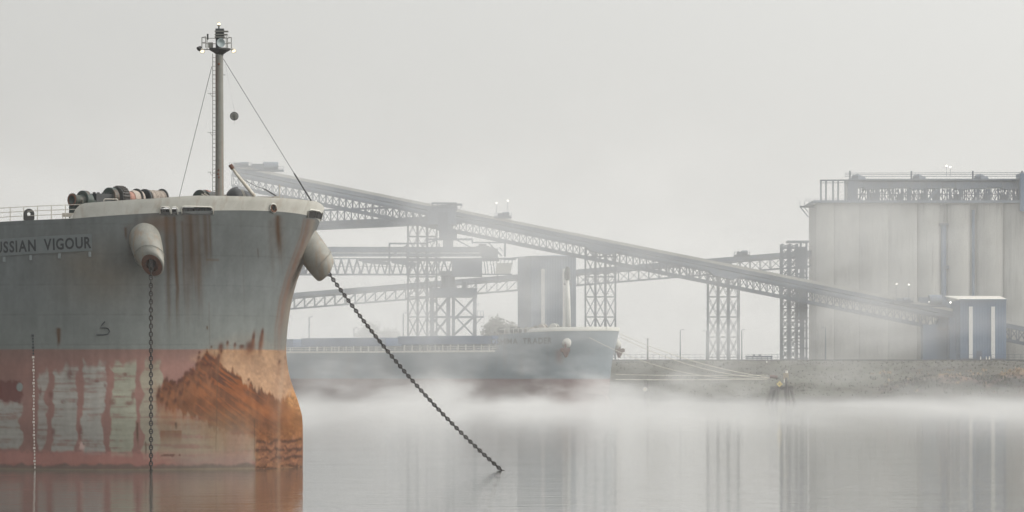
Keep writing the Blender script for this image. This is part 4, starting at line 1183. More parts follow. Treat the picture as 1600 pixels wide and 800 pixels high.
# ------------------------------------------------------------------ conveyor galleries and towers
ST = M['steel']
def tower(x0, x1, ytop, Y, panel, label, depth=7.0, ncol=4, th=.34, mid=True):
    yb = 585-(CREST_Z-CZ)/Y*FPX
    c = P((x0+x1)/2, yb, Y)
    root = thing('lattice_tower', c, label, 'tower', 'steel trestle towers of the grain terminal')
    nx = [x0+(x1-x0)*i/(ncol-1) for i in range(ncol)]
    ys = []; y = yb-panel*.18
    while y > ytop: ys.append(y); y -= panel
    for dy in (0, depth):
        Yp = Y+dy
        X = [P(x, 0, Y).x for x in nx]
        z = lambda y_: P(0, y_, Y).z
        for i, xx in enumerate(X):
            member('column', (xx, Yp, CREST_Z-.3), (xx, Yp, z(ytop)), th*(1.5 if 0 < i < ncol-1 else 1.0), ST, root, th)
        for j, yy in enumerate(ys):
            member('strut', (X[0], Yp, z(yy)), (X[-1], Yp, z(yy)), th*.7, ST, root)
            y2 = max(yy-panel, ytop)
            if yy-y2 < panel*.35: continue
            for i in range(ncol-1):
                member('brace', (X[i], Yp, z(yy)), (X[i+1], Yp, z(y2)), th*.5, ST, root)
                member('brace', (X[i+1], Yp-.05, z(yy)), (X[i], Yp-.05, z(y2)), th*.5, ST, root)
    X0, X1 = P(x0, 0, Y).x, P(x1, 0, Y).x
    for j, yy in enumerate(ys):
        for xx in (X0, X1): member('cross_strut', (xx, Y, P(0, yy, Y).z), (xx, Y+depth, P(0, yy, Y).z), th*.6, ST, root)
    for x in (0, ncol-1):
        f = P(nx[x], yb, Y); block('footing', (f.x-.7, Y-.7, CREST_Z-.4), (f.x+.7, Y+.7, CREST_Z+.35), M['kerb'], root)
    return root
TY = 1112.0
tower(637, 682, 340, TY, 31.5, 'tall lattice tower behind the far ship, half hidden by the ship loader', ncol=4)
tower(915, 962, 385, TY, 31.5, 'lattice tower rising behind the far ship bow and its white foremast')
tower(1107, 1155, 428, TY, 31.5, 'lattice tower standing clear on the bank between two lamp posts')

def gallery(a, b, Y, parts, label, group=None, depth=5.0, pitch=12, th=.26, style='X', cat='conveyor'):
    """a, b: pixel ends of the top edge; parts: (offset0, offset1, kind) in pixels below the top edge"""
    c = P((a[0]+b[0])/2, (a[1]+b[1])/2, Y)
    root = thing('conveyor_gallery', c, label, cat, group)
    L = math.hypot(b[0]-a[0], b[1]-a[1]); n = max(2, int(round(abs(b[0]-a[0])/pitch)))
    def q(f, off, Yp): 
        p = P(a[0]+(b[0]-a[0])*f, a[1]+(b[1]-a[1])*f+off, Y); return Vector((p.x, Yp, p.z))
    for (o0, o1, kind, mt) in parts:
        if kind in ('wall', 'cover'):
            e0 = 0 if kind == 'wall' else -.25
            seg = max(1, n//3)
            for k in range(seg):
                fa, fb = k/seg, (k+1)/seg
                mb = MB(); jog = .035*((k*7) % 3)
                pts = []
                for Yp in (Y+e0-jog, Y+depth-e0):
                    pts += [q(fa, o0, Yp), q(fb-.00015, o0, Yp), q(fb-.00015, o1, Yp), q(fa, o1, Yp)]
                mb.add(pts, [(0, 3, 2, 1), (4, 5, 6, 7), (0, 1, 5, 4), (1, 2, 6, 5), (2, 3, 7, 6), (3, 0, 4, 7)])
                mb.build('cladding_panel' if kind == 'wall' else 'cover_sheet', mt, root)
        elif kind == 'chord':
            for Yp in (Y, Y+depth): member('chord', q(0, o0, Yp), q(1, o0, Yp), o1, ST, root)
        elif kind == 'truss':
            back = MB()
            for k in range(n):
                fa, fb = k/n, (k+1)/n
                member('post', q(fa, o0, Y), q(fa, o1, Y), th*.8, ST, root)
                if style == 'X' or (style == 'N' and k >= n/2) or (style == 'W' and k % 2): member('brace', q(fa, o0, Y), q(fb, o1, Y), th*.7, ST, root)
                else: member('brace', q(fa, o1, Y), q(fb, o0, Y), th*.7, ST, root)
                back.bar(q(fa, o0, Y+depth), q(fa, o1, Y+depth), th*.8)
                back.bar(q(fb, o0, Y+depth), q(fa, o1, Y+depth), th*.7)
                back.bar(q(fa, o1, Y+.2), q(fa, o1, Y+depth-.2), th*.8)
                if k % 2 == 0: back.bar(q(fa, o1, Y+.2), q(fb, o1, Y+depth-.2), th*.6)
            back.build('rear_truss', ST, root, kind='stuff')
        elif kind == 'rail':
            for o_ in (o0, (o0+o1)/2): member('handrail', q(0, o_, Y-.4), q(1, o_, Y-.4), .1, M['cover'], root)
            bk = MB()
            for k in range(0, n//2+1): bk.bar(q(2*k/n, o0, Y-.4), q(2*k/n, o1, Y-.4), .09)
            bk.build('rail_posts', ST, root)
    return root, q
SHT, COV = M['sheet'], M['cover']
g1, q1 = gallery((362, 255.5), (1492, 482.5), 1108,
    [(0.5, 5, 'cover', COV), (5, 11, 'wall', SHT), (12.2, 17.5, 'wall', SHT), (17.5, .5, 'chord', 0), (17.5, 34, 'truss', 0), (34, .45, 'chord', 0), (36.6, .4, 'chord', 0)],
    'long enclosed conveyor gallery sloping down from upper left to the blue transfer house', 'conveyor galleries of the grain terminal', depth=6, pitch=10.5, th=.30)
gallery((440, 331), (722, 319), 1122,
    [(0, .35, 'chord', 0), (0, 17, 'truss', 0), (17, 22, 'wall', SHT), (22.5, 30, 'wall', SHT)],
    'nearly level conveyor gallery with a clad underside meeting the tall tower behind the bow', 'conveyor galleries of the grain terminal', pitch=11, th=.26)
g4, q4 = gallery((380, 464), (1268, 391), 1150,
    [(0, 7, 'cover', SHT), (8.5, .3, 'chord', 0), (9, 24, 'truss', 0), (24.5, .4, 'chord', 0)],
    'rearmost conveyor gallery climbing gently rightwards behind the other structures', 'conveyor galleries of the grain terminal', pitch=16, th=.26, style='N')
gallery((1568, 500), (1700, 527), 1120,
    [(0, 4, 'cover', COV), (4, 11, 'wall', SHT), (11, 29, 'truss', 0), (29, .5, 'chord', 0), (31, .4, 'chord', 0)],
    'short stretch of conveyor gallery leaving the blue house at the right edge', 'conveyor galleries of the grain terminal', pitch=12, th=.4)
# deeper haunches of the main gallery at its supports, drawn as heavier panels
def haunch(px, wd, root, q, dh):
    f = (px-362)/1130; e = wd/1130
    mb = MB(); pts = []
    for Yp in (1107.3, 1114.7): pts += [q(f-e, 16, Yp), q(f+e, 16, Yp), q(f+e*.6, dh, Yp), q(f-e*.6, dh, Yp)]
    mb.add(pts, [(0, 3, 2, 1), (4, 5, 6, 7), (0, 1, 5, 4), (1, 2, 6, 5), (2, 3, 7, 6), (3, 0, 4, 7)]); mb.build('support_saddle', SHT, root)
haunch(938, 26, g1, q1, 24); haunch(1131, 26, g1, q1, 24)

# head works at the top end of the gallery, rooftop machines
def machine(px, py, Y, w_, h_, label, lamps=(), seed=0, mt=None):
    r_ = random.Random(seed); mt = mt or SHT; k = Y/FPX
    root = thing('roof_machinery', P(px, py, Y), label, 'machinery')
    c = P(px, py, Y)
    b = MB(); b.box((c.x-w_*k/2, Y-1.5, c.z), (c.x+w_*k/2, Y+2.5, c.z+.5)); b.build('deck_plate', ST, root)
    b = MB(); b.box((c.x-w_*k*.32, Y-1, c.z+.5), (c.x+w_*k*.1, Y+1.5, c.z+h_*k*.7)); b.build('drive_housing', mt, root)
    b = MB(); b.lathe((c.x+w_*k*.08, Y-.6, c.z+h_*k*.52), (1, .15, 0), [(-w_*k*.1, 0), (-w_*k*.1, h_*k*.36), (w_*k*.28, h_*k*.36), (w_*k*.28, 0)], 16); b.build('motor', mt, root)
    for i in range(5):
        x = c.x-w_*k/2+w_*k*i/4; member('rail_post', (x, Y-1.5, c.z), (x, Y-1.5, c.z+1.4+r_.random()*.3), .12, ST, root)
    for h in (1.3, .7): member('handrail', (c.x-w_*k/2, Y-1.5, c.z+h), (c.x+w_*k/2, Y-1.5, c.z+h), .1, ST, root)
    for (lx, ly) in lamps:
        p = P(lx, ly, Y-1); member('lamp_pole', (p.x, p.y, c.z), (p.x, p.y, p.z), .1, ST, root)
        b = MB(); b.lathe(p, (0, -1, -.3), [(-.15, .1), (0, .2), (.12, .2), (.13, 0)], 10); b.build('floodlight', M['lampfar'], root)
    return root
machine(786, 341, 1107, 26, 11, 'machine platform with two lit lamps on the crest of the sloping gallery', ((776, 317), (793.5, 313.5)), 1)
machine(1159, 401, 1151, 24, 11, 'small railed drive platform on the rearmost gallery', (), 2)
machine(413, 268, 1109, 60, 17, 'head end machinery faint at the top left end of the sloping gallery', (), 3)
machine(376, 262, 1109, 34, 10, 'low housing at the extreme upper end of the sloping gallery', (), 8)
machine(1411, 473, 1107, 30, 9, 'drive platform with two lit lamps in front of the silo', ((1401, 443.5), (1420, 444.5)), 4)
machine(1452, 480, 1109, 52, 22, 'large drive machinery beside the white roofed blue house', ((1452, 472), (1457, 471.5)), 5)

# transfer house at the top of the tall tower
def transfer():
    Y = 1106; root = thing('transfer_house', P(690, 345, Y), 'boxy transfer station with a railed roof on top of the tall tower', 'building')
    def bx(name, x0, y0, x1, y1, mt, d0=0, d1=8): a = P(x0, y0, Y); b = P(x1, y1, Y); return block(name, (a.x, Y+d0, b.z), (b.x, Y+d1, a.z), mt, root)
    bx('housing', 668, 322, 712, 351, SHT); bx('lower_chute', 692, 351, 708, 386, SHT, 1, 5); bx('hopper', 684, 331, 700, 360, ST, -.5, 3)
    for x in np.linspace(676, 713, 6): member('post', P(x, 317, Y-.2), P(x, 330, Y-.2), .25, ST, root)
    member('roof_beam', P(674, 317.5, Y-.2), P(714, 317.5, Y-.2), .45, ST, root); member('mid_beam', P(674, 324, Y-.2), P(714, 324, Y-.2), .3, ST, root)
    for y in (366, 368.5): member('platform', P(686, y, Y-.6), P(714, y, Y-.6), .35, ST, root, 2.2)
    for x in (688, 700, 712): member('rail_post', P(x, 357, Y-1), P(x, 366, Y-1), .14, ST, root)
transfer()

# ------------------------------------------------------------------ ship loader
def loader():
    Y = 1092.0
    root = thing('ship_loader', P(709, 563, Y), 'grey ship loader on a four legged portal with a long boom and operator cab', 'crane')
    p = thing_part('portal', root); yb = 566
    xs = [674.5, 700, 708, 741.5]
    for dy in (0, 11):
        for i, x in enumerate(xs):
            member('leg', P(x, 455, Y)+Vector((0, dy, 0)), P(x, yb, Y)+Vector((0, dy, 0)), .95 if i != 2 else .7, ST, p)
        for (a, b) in (((674.5, 464), (700, 495)), ((700, 464), (674.5, 495)), ((674.5, 495), (700, 526)), ((700, 495), (674.5, 526)), ((708, 464), (741.5, 495)), ((741.5, 464), (708, 500)), ((708, 524), (741.5, 493)), ((712, 495), (741.5, 526)),
                     ((674.5, 526), (700, 558)), ((700, 526), (674.5, 558)), ((708, 526), (741.5, 558)), ((741.5, 526), (708, 558))):
            member('brace', P(*a, Y)+Vector((0, dy, 0)), P(*b, Y)+Vector((0, dy, 0)), .42, ST, p)
        for y in (495, 526): member('strut', P(674.5, y, Y)+Vector((0, dy, 0)), P(741.5, y, Y)+Vector((0, dy, 0)), .45, ST, p)
    a, b = P(671, 450, Y), P(745, 464, Y); block('platform_girder', (a.x, Y-.8, b.z), (b.x, Y+11.8, a.z), ST, p)
    lp = thing_part('side_landing', root)
    a, b = P(741, 494, Y), P(756, 496.5, Y); block('landing_deck', (a.x, Y-1.2, b.z), (b.x, Y+1.5, a.z), ST, lp)
    for x in (746, 751, 755.5): member('rail_post', P(x, 494, Y-1), P(x, 486, Y-1), .13, ST, lp)
    member('handrail', P(745, 486, Y-1), P(755.5, 486, Y-1), .13, ST, lp); member('strut', P(742, 508, Y-1), P(753, 496, Y-1), .25, ST, lp); member('davit', P(742, 478, Y-1), P(749, 474, Y-1), .2, ST, lp)
    def bx(name, x0, y0, x1, y1, mt, d0=1, d1=7, par=root): a = P(x0, y0, Y); b = P(x1, y1, Y); return block(name, (a.x, Y+d0, b.z), (b.x, Y+d1, a.z), mt, par)
    # slewing column
    mb = MB(); mb.lathe(P(700, 451, Y+5), (0, 0, 1), [(0, 2.3), (1.5, 2.0), (3.3, 2.0), (4.6, 2.5), (5, 2.5), (5, 0)], 16); mb.build('slewing_column', ST, root)
    bx('winch_house', 706, 406, 753, 432, M['steel'], -1, 7)
    for x in (722, 731, 736, 743): member('rail_post', P(x, 450, Y), P(x, 437, Y), .2, ST, root)
    for y in (438, 444): member('handrail', P(712, y, Y), P(745, y, Y), .14, ST, root)
    bx('electrical_box', 722, 440, 728, 450, ST, 1, 3)
    # boom
    bm = thing_part('boom', root)
    bx('belt_cover', 470, 385.5, 770, 394, SHT, 1, 5.5, bm); bx('side_wall', 470, 395.5, 778, 400, SHT, .8, 5.6, bm); bx('lower_wall', 560, 404, 780, 407.5, ST, .9, 5.5, bm)
    bx('upper_chord', 448, 403.2, 795, 405, ST, .6, 1.0, bm); bx('lower_chord', 448, 427.5, 712, 430, ST, .6, 1.0, bm); bx('rear_lower_chord', 448, 427.8, 712, 429.6, ST, 5.4, 5.8, bm)
    x = 452; k = 0
    while x < 706:
        for dy in (.8, 5.6):
            member('brace', P(x, 405 if k % 2 else 428, Y)+Vector((0, dy, 0)), P(x+6.2, 428 if k % 2 else 405, Y)+Vector((0, dy, 0)), .36 if dy < 1 else .22, ST, bm)
        x += 6.2; k += 1
    member('walkway_rail', P(460, 416.5, Y+.3), P(706, 416.5, Y+.3), .14, ST, bm)
    # service platforms and gantry frame round the boom
    gf = thing_part('gantry_frame', root)
    for (x0, y0, x1, y1, t) in ((608.5, 379, 608.5, 431, .5), (608, 380.5, 668, 380.5, .45), (667, 374, 738, 374, .55), (738, 374, 738, 381, .4), (738, 379, 789, 379, .4), (789, 379, 789, 401, .55), (763, 379, 784, 400, .4), (664, 381, 685, 374, .35), (712, 374, 740, 389, .3), (608, 402, 640, 380, .3),
                              (636, 380, 636, 431, .35), (686, 381, 686, 431, .35), (640, 420, 660, 405, .25), (676, 430, 690, 405, .3), (690, 405, 704, 430, .3), (668, 374, 668, 384, .3), (780, 386, 786, 393, .25), (648, 392, 668, 381, .2), (740, 404, 800, 404, .45), (795, 404, 812, 402.5, .4)):
        member('beam', P(x0, y0, Y-.4), P(x1, y1, Y-.4), t, ST, gf)
    bx('service_deck', 744, 384, 764, 390, SHT, 0, 5); bx('drive_box', 752, 388, 778, 402, ST, 0, 5); bx('head_drum_guard', 748, 381, 760, 388, ST, 0, 4)
    # operator trough at the head
    tr = MB(); a = [P(776, 411, Y-1), P(801, 411, Y-1), P(797, 427.5, Y-1), P(774, 427.5, Y-1)]
    tr.add(a+[v+Vector((0, 6, 0)) for v in a], [(0, 3, 2, 1), (4, 5, 6, 7), (0, 1, 5, 4), (1, 2, 6, 5), (2, 3, 7, 6), (3, 0, 4, 7)]); tr.build('head_skirt', M['cover'], root)
    hd = MB()
    hd.bar(P(753, 428.7, Y-1), P(800, 428.7, Y-1), .35); hd.bar(P(786, 405, Y-1), P(806, 405, Y-1), .5)
    for x in (778, 784, 790, 796, 802): hd.bar(P(x, 404, Y-1), P(x-3, 412, Y-1), .2)
    for x in (756, 760, 766, 770): hd.bar(P(x, 404, Y-1), P(x+3, 428, Y-1), .22)
    hd.build('head_frame', ST, root)
    member('hanging_pipe', P(777.5, 429, Y), P(777.5, 441, Y), .35, ST, root); member('pipe_foot', P(771, 441, Y), P(783, 441, Y), .3, ST, root)
    # pipes and plant along the boom side
    for (x0, y0, x1, y1, t) in ((566, 408, 608, 412, .9), (612, 408, 650, 414, 1.1), (560, 425, 566, 428, .6)):
        member('cable_tray', P(x0, y0, Y+.3), P(x1, y1, Y+.3), t, ST, bm)
    bx('trolley', 457, 410, 476, 428, ST, -.3, 3, bm)
loader()

# ------------------------------------------------------------------ elevator tower beside the silo
t4 = tower(1222, 1246, 381, 1118, 15.8, 'dense dark elevator tower hard against the left end of the silo', ncol=3, th=.45, depth=6)
def elevator():
    Y = 1118; root = t4
    def bx(name, x0, y0, x1, y1, mt, d0=1, d1=6): a = P(x0, y0, Y); b = P(x1, y1, Y); return block(name, (a.x, Y+d0, b.z), (b.x, Y+d1, a.z), mt, root)
    for x in (1251, 1260): member('column', P(x, 378, Y), P(x, 563, Y), .6, ST, root)
    bx('roof_slab', 1231, 376, 1264, 379, ST, -.5, 7)
    bx('leg_casing', 1247, 385, 1262, 420, ST, 2, 5); bx('leg_casing', 1249, 452, 1262, 500, M['bluedark'], 2, 5); bx('leg_casing', 1252, 420, 1258, 563, ST, 2, 5)
    rr = random.Random(4)
    for k in range(34):
        y = 392+rr.random()*165; x = 1236+rr.random()*10; member('stair', P(x, y, Y-.3), P(x+14, y+rr.choice((-9, 9, 0)), Y-.3), .28, ST, root)
    for y in np.arange(402, 562, 15.8): member('landing', P(1244, y, Y-.5), P(1263, y, Y-.5), .4, ST, root)
elevator()

# ------------------------------------------------------------------ silo
def silo():
    Y = 1135.0; k = Y/FPX
    root = thing('grain_silo', P(1440, 563, Y), 'huge weathered concrete grain silo block filling the right background', 'silo')
    zt = P(0, 317, Y).z; zb = CREST_Z-.3
    edges = [1275, 1303, 1342, 1388, 1433, 1469.5, 1481, 1516, 1527, 1569, 1613, 1657, 1700]
    conc = M['concrete']
    for i in range(len(edges)-1):
        x0, x1 = edges[i], edges[i+1]; X0, X1 = P(x0, 0, Y).x, P(x1, 0, Y).x
        if x1-x0 < 14:
            block('recess_wall', (X0-.3, Y+2.2, zb), (X1+.3, Y+4, zt), conc, root)
            xm = (X0+X1)/2; b = MB(); b.tube([(xm, Y+1.5, zb), (xm, Y+1.5, zt-2 if i != 5 else P(0, 350, Y).z)], .45 if i != 5 else .8, 10); b.build('downpipe', M['bluedark'], root)
            if i == 5:
                block('pipe_platform', (X0-.2, Y+.4, P(0, 352, Y).z), (X1+.2, Y+2.4, P(0, 349, Y).z), ST, root)
                block('pipe_box', (xm-.2, Y+.4, P(0, 420, Y).z), (X1+.4, Y+2.0, P(0, 415, Y).z), ST, root)
            continue
        bulge = .85 if i > 3 else .3
        n = 18; rows = 2
        g = np.zeros((2, n+1, 3))
        for a in range(n+1):
            f = a/n*2-1
            x = (X0+X1)/2+(X1-X0)/2*math.sin(f*math.pi/2*.98)/math.sin(math.pi/2*.98); y = Y+bulge*2*(1-math.cos(f*math.pi/2*.98)) if i > 3 else Y+bulge*(1-math.cos(f*math.pi/2*.98))
            g[0, a] = (x, y, zb); g[1, a] = (x, y, zt)
        b = MB(); vv = [tuple(v) for v in g[0]]+[tuple(v) for v in g[1]]
        vv += [(X0, Y+9, zb), (X1, Y+9, zb), (X0, Y+9, zt), (X1, Y+9, zt)]; m_ = n+1
        ff = [(a, a+1, m_+a+1, m_+a) for a in range(n)]
        ff += [(0, m_, 2*m_+2, 2*m_), (n, 2*m_+1, 2*m_+3, 2*m_-1)]
        b.add(vv, ff); b.build('silo_bin', conc, root, smooth=False)
        # pour lines: thin proud ribs near the joints
        if i in (1, 2, 3, 8, 9):
            xr = X0+(X1-X0)*.30; member('wall_rib', (xr, Y+.25, zb), (xr, Y+.25, zt), .3, conc, root)
    X0, X1 = P(1275, 0, Y).x, P(1700, 0, Y).x
    block('core_wall', (X0+.05, Y+8, zb), (X1, Y+28, zt), conc, root)
    block('roof_slab', (X0-.9, Y-1.0, zt), (X1, Y+33, zt+.75), M['sheet'], root)
    # balcony at the left corner
    a = P(1250, 322, Y+8); c_ = P(1276, 324, Y+8); block('balcony', (a.x, Y+6, c_.z), (c_.x, Y+10, a.z), ST, root); member('balcony_strut', P(1250, 323, Y), P(1263, 339, Y), .3, ST, root)
    member('balcony_strut', P(1256, 323, Y), P(1263, 332, Y), .2, ST, root)
    for x in (1250, 1257, 1264): member('rail_post', P(x, 314, Y-1), P(x, 322, Y-1), .1, ST, root)
    zr = zt+.75
    for y in (311, 314): member('roof_rail', P(1258, y, Y-.8), P(1330, y, Y-.8), .1, ST, root)
    # distribution gallery on the roof
    hg = thing_part('roof_gallery', root)
    def bx(name, x0, y0, x1, y1, mt, d0=2, d1=9, par=hg): a = P(x0, y0, Y); b = P(x1, y1, Y); return block(name, (a.x, Y+d0, b.z), (b.x, Y+d1, a.z), mt, par)
    for x in (1282, 1290, 1301, 1309, 1320):
        member('frame_post', P(x, 282, Y+2), P(x, 313, Y+2), .26, ST, hg); member('frame_post', P(x+1.5, 282, Y+8), P(x+1.5, 313, Y+8), .2, ST, hg)
    member('frame_beam', P(1281, 282, Y+2), P(1326, 281.5, Y+2), .45, ST, hg); member('frame_beam', P(1281, 286, Y+2), P(1326, 285.5, Y+2), .2, ST, hg)
    x = 1328; kk = 0
    while x < 1700:
        bx('gallery_wall', x, 283.5 if kk % 2 else 284, x+23.6, 292.5+(kk*5 % 3)*1.2, SHT); x += 24; kk += 1
    bx('gallery_roof', 1327, 279, 1700, 281, SHT, 1, 10); bx('gallery_soffit', 1327, 281.6, 1700, 283, ST, 1.5, 9.5)
    bx('elevator_head', 1326, 283, 1341, 313, SHT, 1.2, 8)
    rr = random.Random(9)
    x = 1344
    while x < 1700:
        member('stub_post', P(x, 295, Y+2.2), P(x, 314, Y+2.2), .2+rr.random()*.35, ST, hg)
        x += 2.0+rr.random()*3.2
    spouts = MB(); x = 1350
    while x < 1700:
        spouts.bar(P(x, 296, Y+5), P(x+rr.choice((-9, 7, 12)), 313, Y+5), .45); x += 13+rr.random()*12
    x = 1346
    while x < 1700:
        spouts.bar(P(x, 296, Y+8.5), P(x+8, 313, Y+8.5), .22); spouts.bar(P(x+8, 296, Y+8.6), P(x, 313, Y+8.6), .22); x += 8
    spouts.build('spouts', ST, hg, kind='stuff')
    member('mid_beam', P(1328, 304, Y+2), P(1700, 303.5, Y+2), .22, ST, hg)
    for x in (1362, 1370, 1404, 1441, 1460, 1493, 1540, 1566): bx('small_bin', x, 300+rr.random()*4, x+5+rr.random()*5, 313, ST, 3, 6)
    member('inclined_spout', P(1450, 312, Y+1.8), P(1466, 296, Y+1.8), .7, SHT, hg)
    for y in (270.5, 273, 276): member('top_rail', P(1320, y+1.5*0, Y+1), P(1700, y-1.0, Y+1), .14, ST, hg)
    for (x, w_) in ((1328, 24), (1424, 22), (1520, 24), (1597, 24)):
        u = thing_part('dust_fan', root, P(x, 276, Y+3))
        b = MB(); b.lathe(P(x+w_*.5, 279.5, Y+3), (1, .0, 0), [(-w_*k*.45, 0), (-w_*k*.35, 1.1), (0, 1.55), (w_*k*.3, .9), (w_*k*.5, .6), (w_*k*.5, 0)], 14); b.build('fan_casing', SHT, u)
        member('vent_stack', P(x, 267, Y+3), P(x, 283, Y+3), .45, ST, u)
    bx('end_house', 1593, 271, 1700, 330, M['bluedark'], -1.5, 8)
    # lamps above the roof
    for (x, y) in ((1479, 259), (1485, 261)):
        member('lamp_pole', P(x, 276, Y+2), P(x, y, Y+2), .08, ST, hg)
        b = MB(); b.lathe(P(x, y, Y+1.8), (0, -1, -.2), [(-.1, .1), (0, .22), (.1, 0)], 8); b.build('roof_lamp', M['lampfar'], hg)
silo()

# ------------------------------------------------------------------ blue houses
def ribbed(name, a, b, zb, zt, m, parent, pitch=.75, d=.035):
    """profiled sheet wall between ground points a and b"""
    a, b = Vector(a), Vector(b); L = (b-a).length; n = max(4, int(L/pitch)); dv = (b-a)/L; nr = Vector((dv.y, -dv.x, 0))
    if nr.y > 0: nr = -nr
    mb = MB(); pts = []
    for i in range(n):
        for f, o in ((0, 0), (.25, 1), (.6, 1), (.85, 0)): pts.append(a+dv*(L*(i+f)/n)+nr*d*o)
    pts.append(b.copy())
    v = [(p.x, p.y, zb) for p in pts]+[(p.x, p.y, zt) for p in pts]; k = len(pts)
    mb.add(v, [(i, i+1, k+i+1, k+i) for i in range(k-1)]); return mb.build(name, m, parent)
def house2():
    Y = 1098.0
    root = thing('transfer_building', P(1525, 563, Y), 'tall blue clad house with a white roof and two white vertical strips beside the silo', 'building', 'blue clad buildings with white strips')
    zb = CREST_Z-.1
    A = P(1500, 0, Y); B = P(1572, 0, Y+1); C = P(1479, 0, Y+18); D = P(1562, 0, Y+20)
    ztA = P(0, 469, Y).z; ztB = P(0, 467, Y).z
    ribbed('front_wall', (A.x, A.y, 0), (B.x, B.y, 0), zb, ztA, M['bluewall'], root)
    ribbed('side_wall', (C.x, C.y, 0), (A.x, A.y, 0), zb, ztA, M['bluewall'], root)
    ribbed('rear_wall', (D.x, D.y+2, 0), (C.x, C.y+2, 0), zb, ztA, M['bluewall'], root)
    ribbed('right_wall', (B.x, B.y, 0), (D.x, D.y, 0), zb, ztA, M['bluewall'], root)
    mb = MB(); q = [(A.x-.3, A.y-.4, ztA), (B.x+.3, B.y-.4, ztA), (D.x+.3, D.y+2, ztA+1.4), (C.x-.3, C.y+2, ztA+1.4)]
    mb.add(q+[(x, y, z+.25) for x, y, z in q], [(0, 3, 2, 1), (4, 5, 6, 7), (0, 1, 5, 4), (1, 2, 6, 5), (2, 3, 7, 6), (3, 0, 4, 7)]); mb.build('roof', M['roofwhite'], root)
    for x in (1514.2, 1549): a = P(x, 479, Y-.5); b = P(x+5.8, 560, Y-.5); block('white_strip', (a.x, Y-.45, b.z), (b.x, Y-.16, a.z), M['slot'], root)
    a, b = P(1499, 470.5, Y-.4), P(1573, 468, Y-.4); block('gutter', (a.x, Y-.75, ztA-.05), (b.x, Y-.35, ztA+.3), M['bluedark'], root)
    for x in (1502, 1570): member('downpipe', P(x, 470, Y-.35), P(x, 563, Y-.35), .22, M['bluedark'], root)
    a, b = P(1526, 548, Y-.3), P(1534, 563, Y-.3); block('door', (a.x, Y-.32, zb), (b.x, Y-.18, a.z), M['steel'], root)
    a, b = P(1500, 560, Y-.3), P(1572, 563, Y-.3); block('plinth', (a.x, Y-.28, zb-.1), (b.x, Y-.14, zb+.7), M['kerb'], root)
    # annex
    def bx(name, x0, y0, x1, y1, mt, Y0, d): a = P(x0, y0, Y0); b = P(x1, y1, Y0); return block(name, (a.x, Y0, zb), (b.x, Y0+d, a.z), mt, root)
    bx('annex', 1442, 507, 1464, 563, M['bluedark'], 1106, 6); bx('annex', 1464, 500, 1484, 563, M['bluedark'], 1109, 6); bx('annex', 1484, 496, 1500.5, 563, M['bluewall'], 1103, 6)
    bx('hood', 1466, 470, 1486, 500, M['bluedark'], 1110, 5)
    p = P(1485, 472.5, 1101); b = MB(); b.lathe(p, (0, -1, -.3), [(-.15, .1), (0, .25), (.12, .25), (.13, 0)], 10); b.build('wall_lamp', M['lampfar'], root)
    member('lamp_arm', P(1485, 472.5, 1101), P(1490, 471, 1104), .15, ST, root)
    for x in (1532, 1541, 1546): member('bollard', P(x, 557, 1094), P(x, 563, 1094), .35, M['roofwhite'], root)
house2()
def house1():
    Y = 1125.0
    root = thing('transfer_building', P(855, 563, Y), 'tall hazy blue grey house with two pale vertical strips behind the far ship', 'building', 'blue clad buildings with white strips')
    zb = CREST_Z-.1; zt = P(0, 401.5, Y).z
    A = P(830, 0, Y); B = P(900, 0, Y); C = P(809, 0, Y+14); D = P(880, 0, Y+16)
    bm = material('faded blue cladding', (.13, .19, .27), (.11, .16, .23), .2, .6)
    ribbed('front_wall', (A.x, A.y, 0), (B.x, B.y, 0), zb, zt, bm, root); ribbed('side_wall', (C.x, C.y, 0), (A.x, A.y, 0), zb, zt, bm, root)
    ribbed('rear_wall', (D.x, D.y+1, 0), (C.x, C.y+1, 0), zb, zt, bm, root)
    ribbed('right_wall', (B.x, B.y, 0), (D.x, D.y, 0), zb, zt, bm, root)
    mb = MB(); q = [(A.x-.3, A.y-.4, zt), (B.x+.3, B.y-.4, zt), (D.x+.3, D.y+1, zt+.8), (C.x-.3, C.y+1, zt+.2)]
    mb.add(q+[(x, y, z+.3) for x, y, z in q], [(0, 3, 2, 1), (4, 5, 6, 7), (0, 1, 5, 4), (1, 2, 6, 5), (2, 3, 7, 6), (3, 0, 4, 7)]); mb.build('roof', M['bluedark'], root)
    for x in (845.5, 879): a = P(x, 420, Y); b = P(x+6, 555, Y); block('white_strip', (a.x, Y-.45, b.z), (b.x, Y-.16, a.z), M['slot'], root)
house1()

# ------------------------------------------------------------------ quay furniture
def lamp_post(px, ytop, Y, label, arm=1, wood=False):
    root = thing('street_lamp' if not wood else 'utility_pole', P(px, 563, Y), label, 'street lamp' if not wood else 'utility pole', 'lamp posts along the bank' if not wood else None)
    yb = 585-(CREST_Z-CZ)/Y*FPX
    b = MB(); b.tube([P(px, yb+1, Y), P(px, ytop+.5, Y)], [.2, .13] if not wood else [.26, .2], 8); b.build('pole', M['steel'] if not wood else M['wood'], root)
    if not wood:
        member('arm', P(px, ytop+.6, Y), P(px+4*arm, ytop, Y), .12, M['steel'], root)
        a = P(px+2.5*arm, ytop-.6, Y); b_ = P(px+5.5*arm, ytop+.6, Y); block('lamp_head', (a.x, Y-.25, b_.z), (b_.x, Y+.25, a.z), M['steel'], root)
    else: member('crossarm', P(px-2, ytop+2, Y), P(px+2, ytop+2, Y), .15, M['wood'], root)
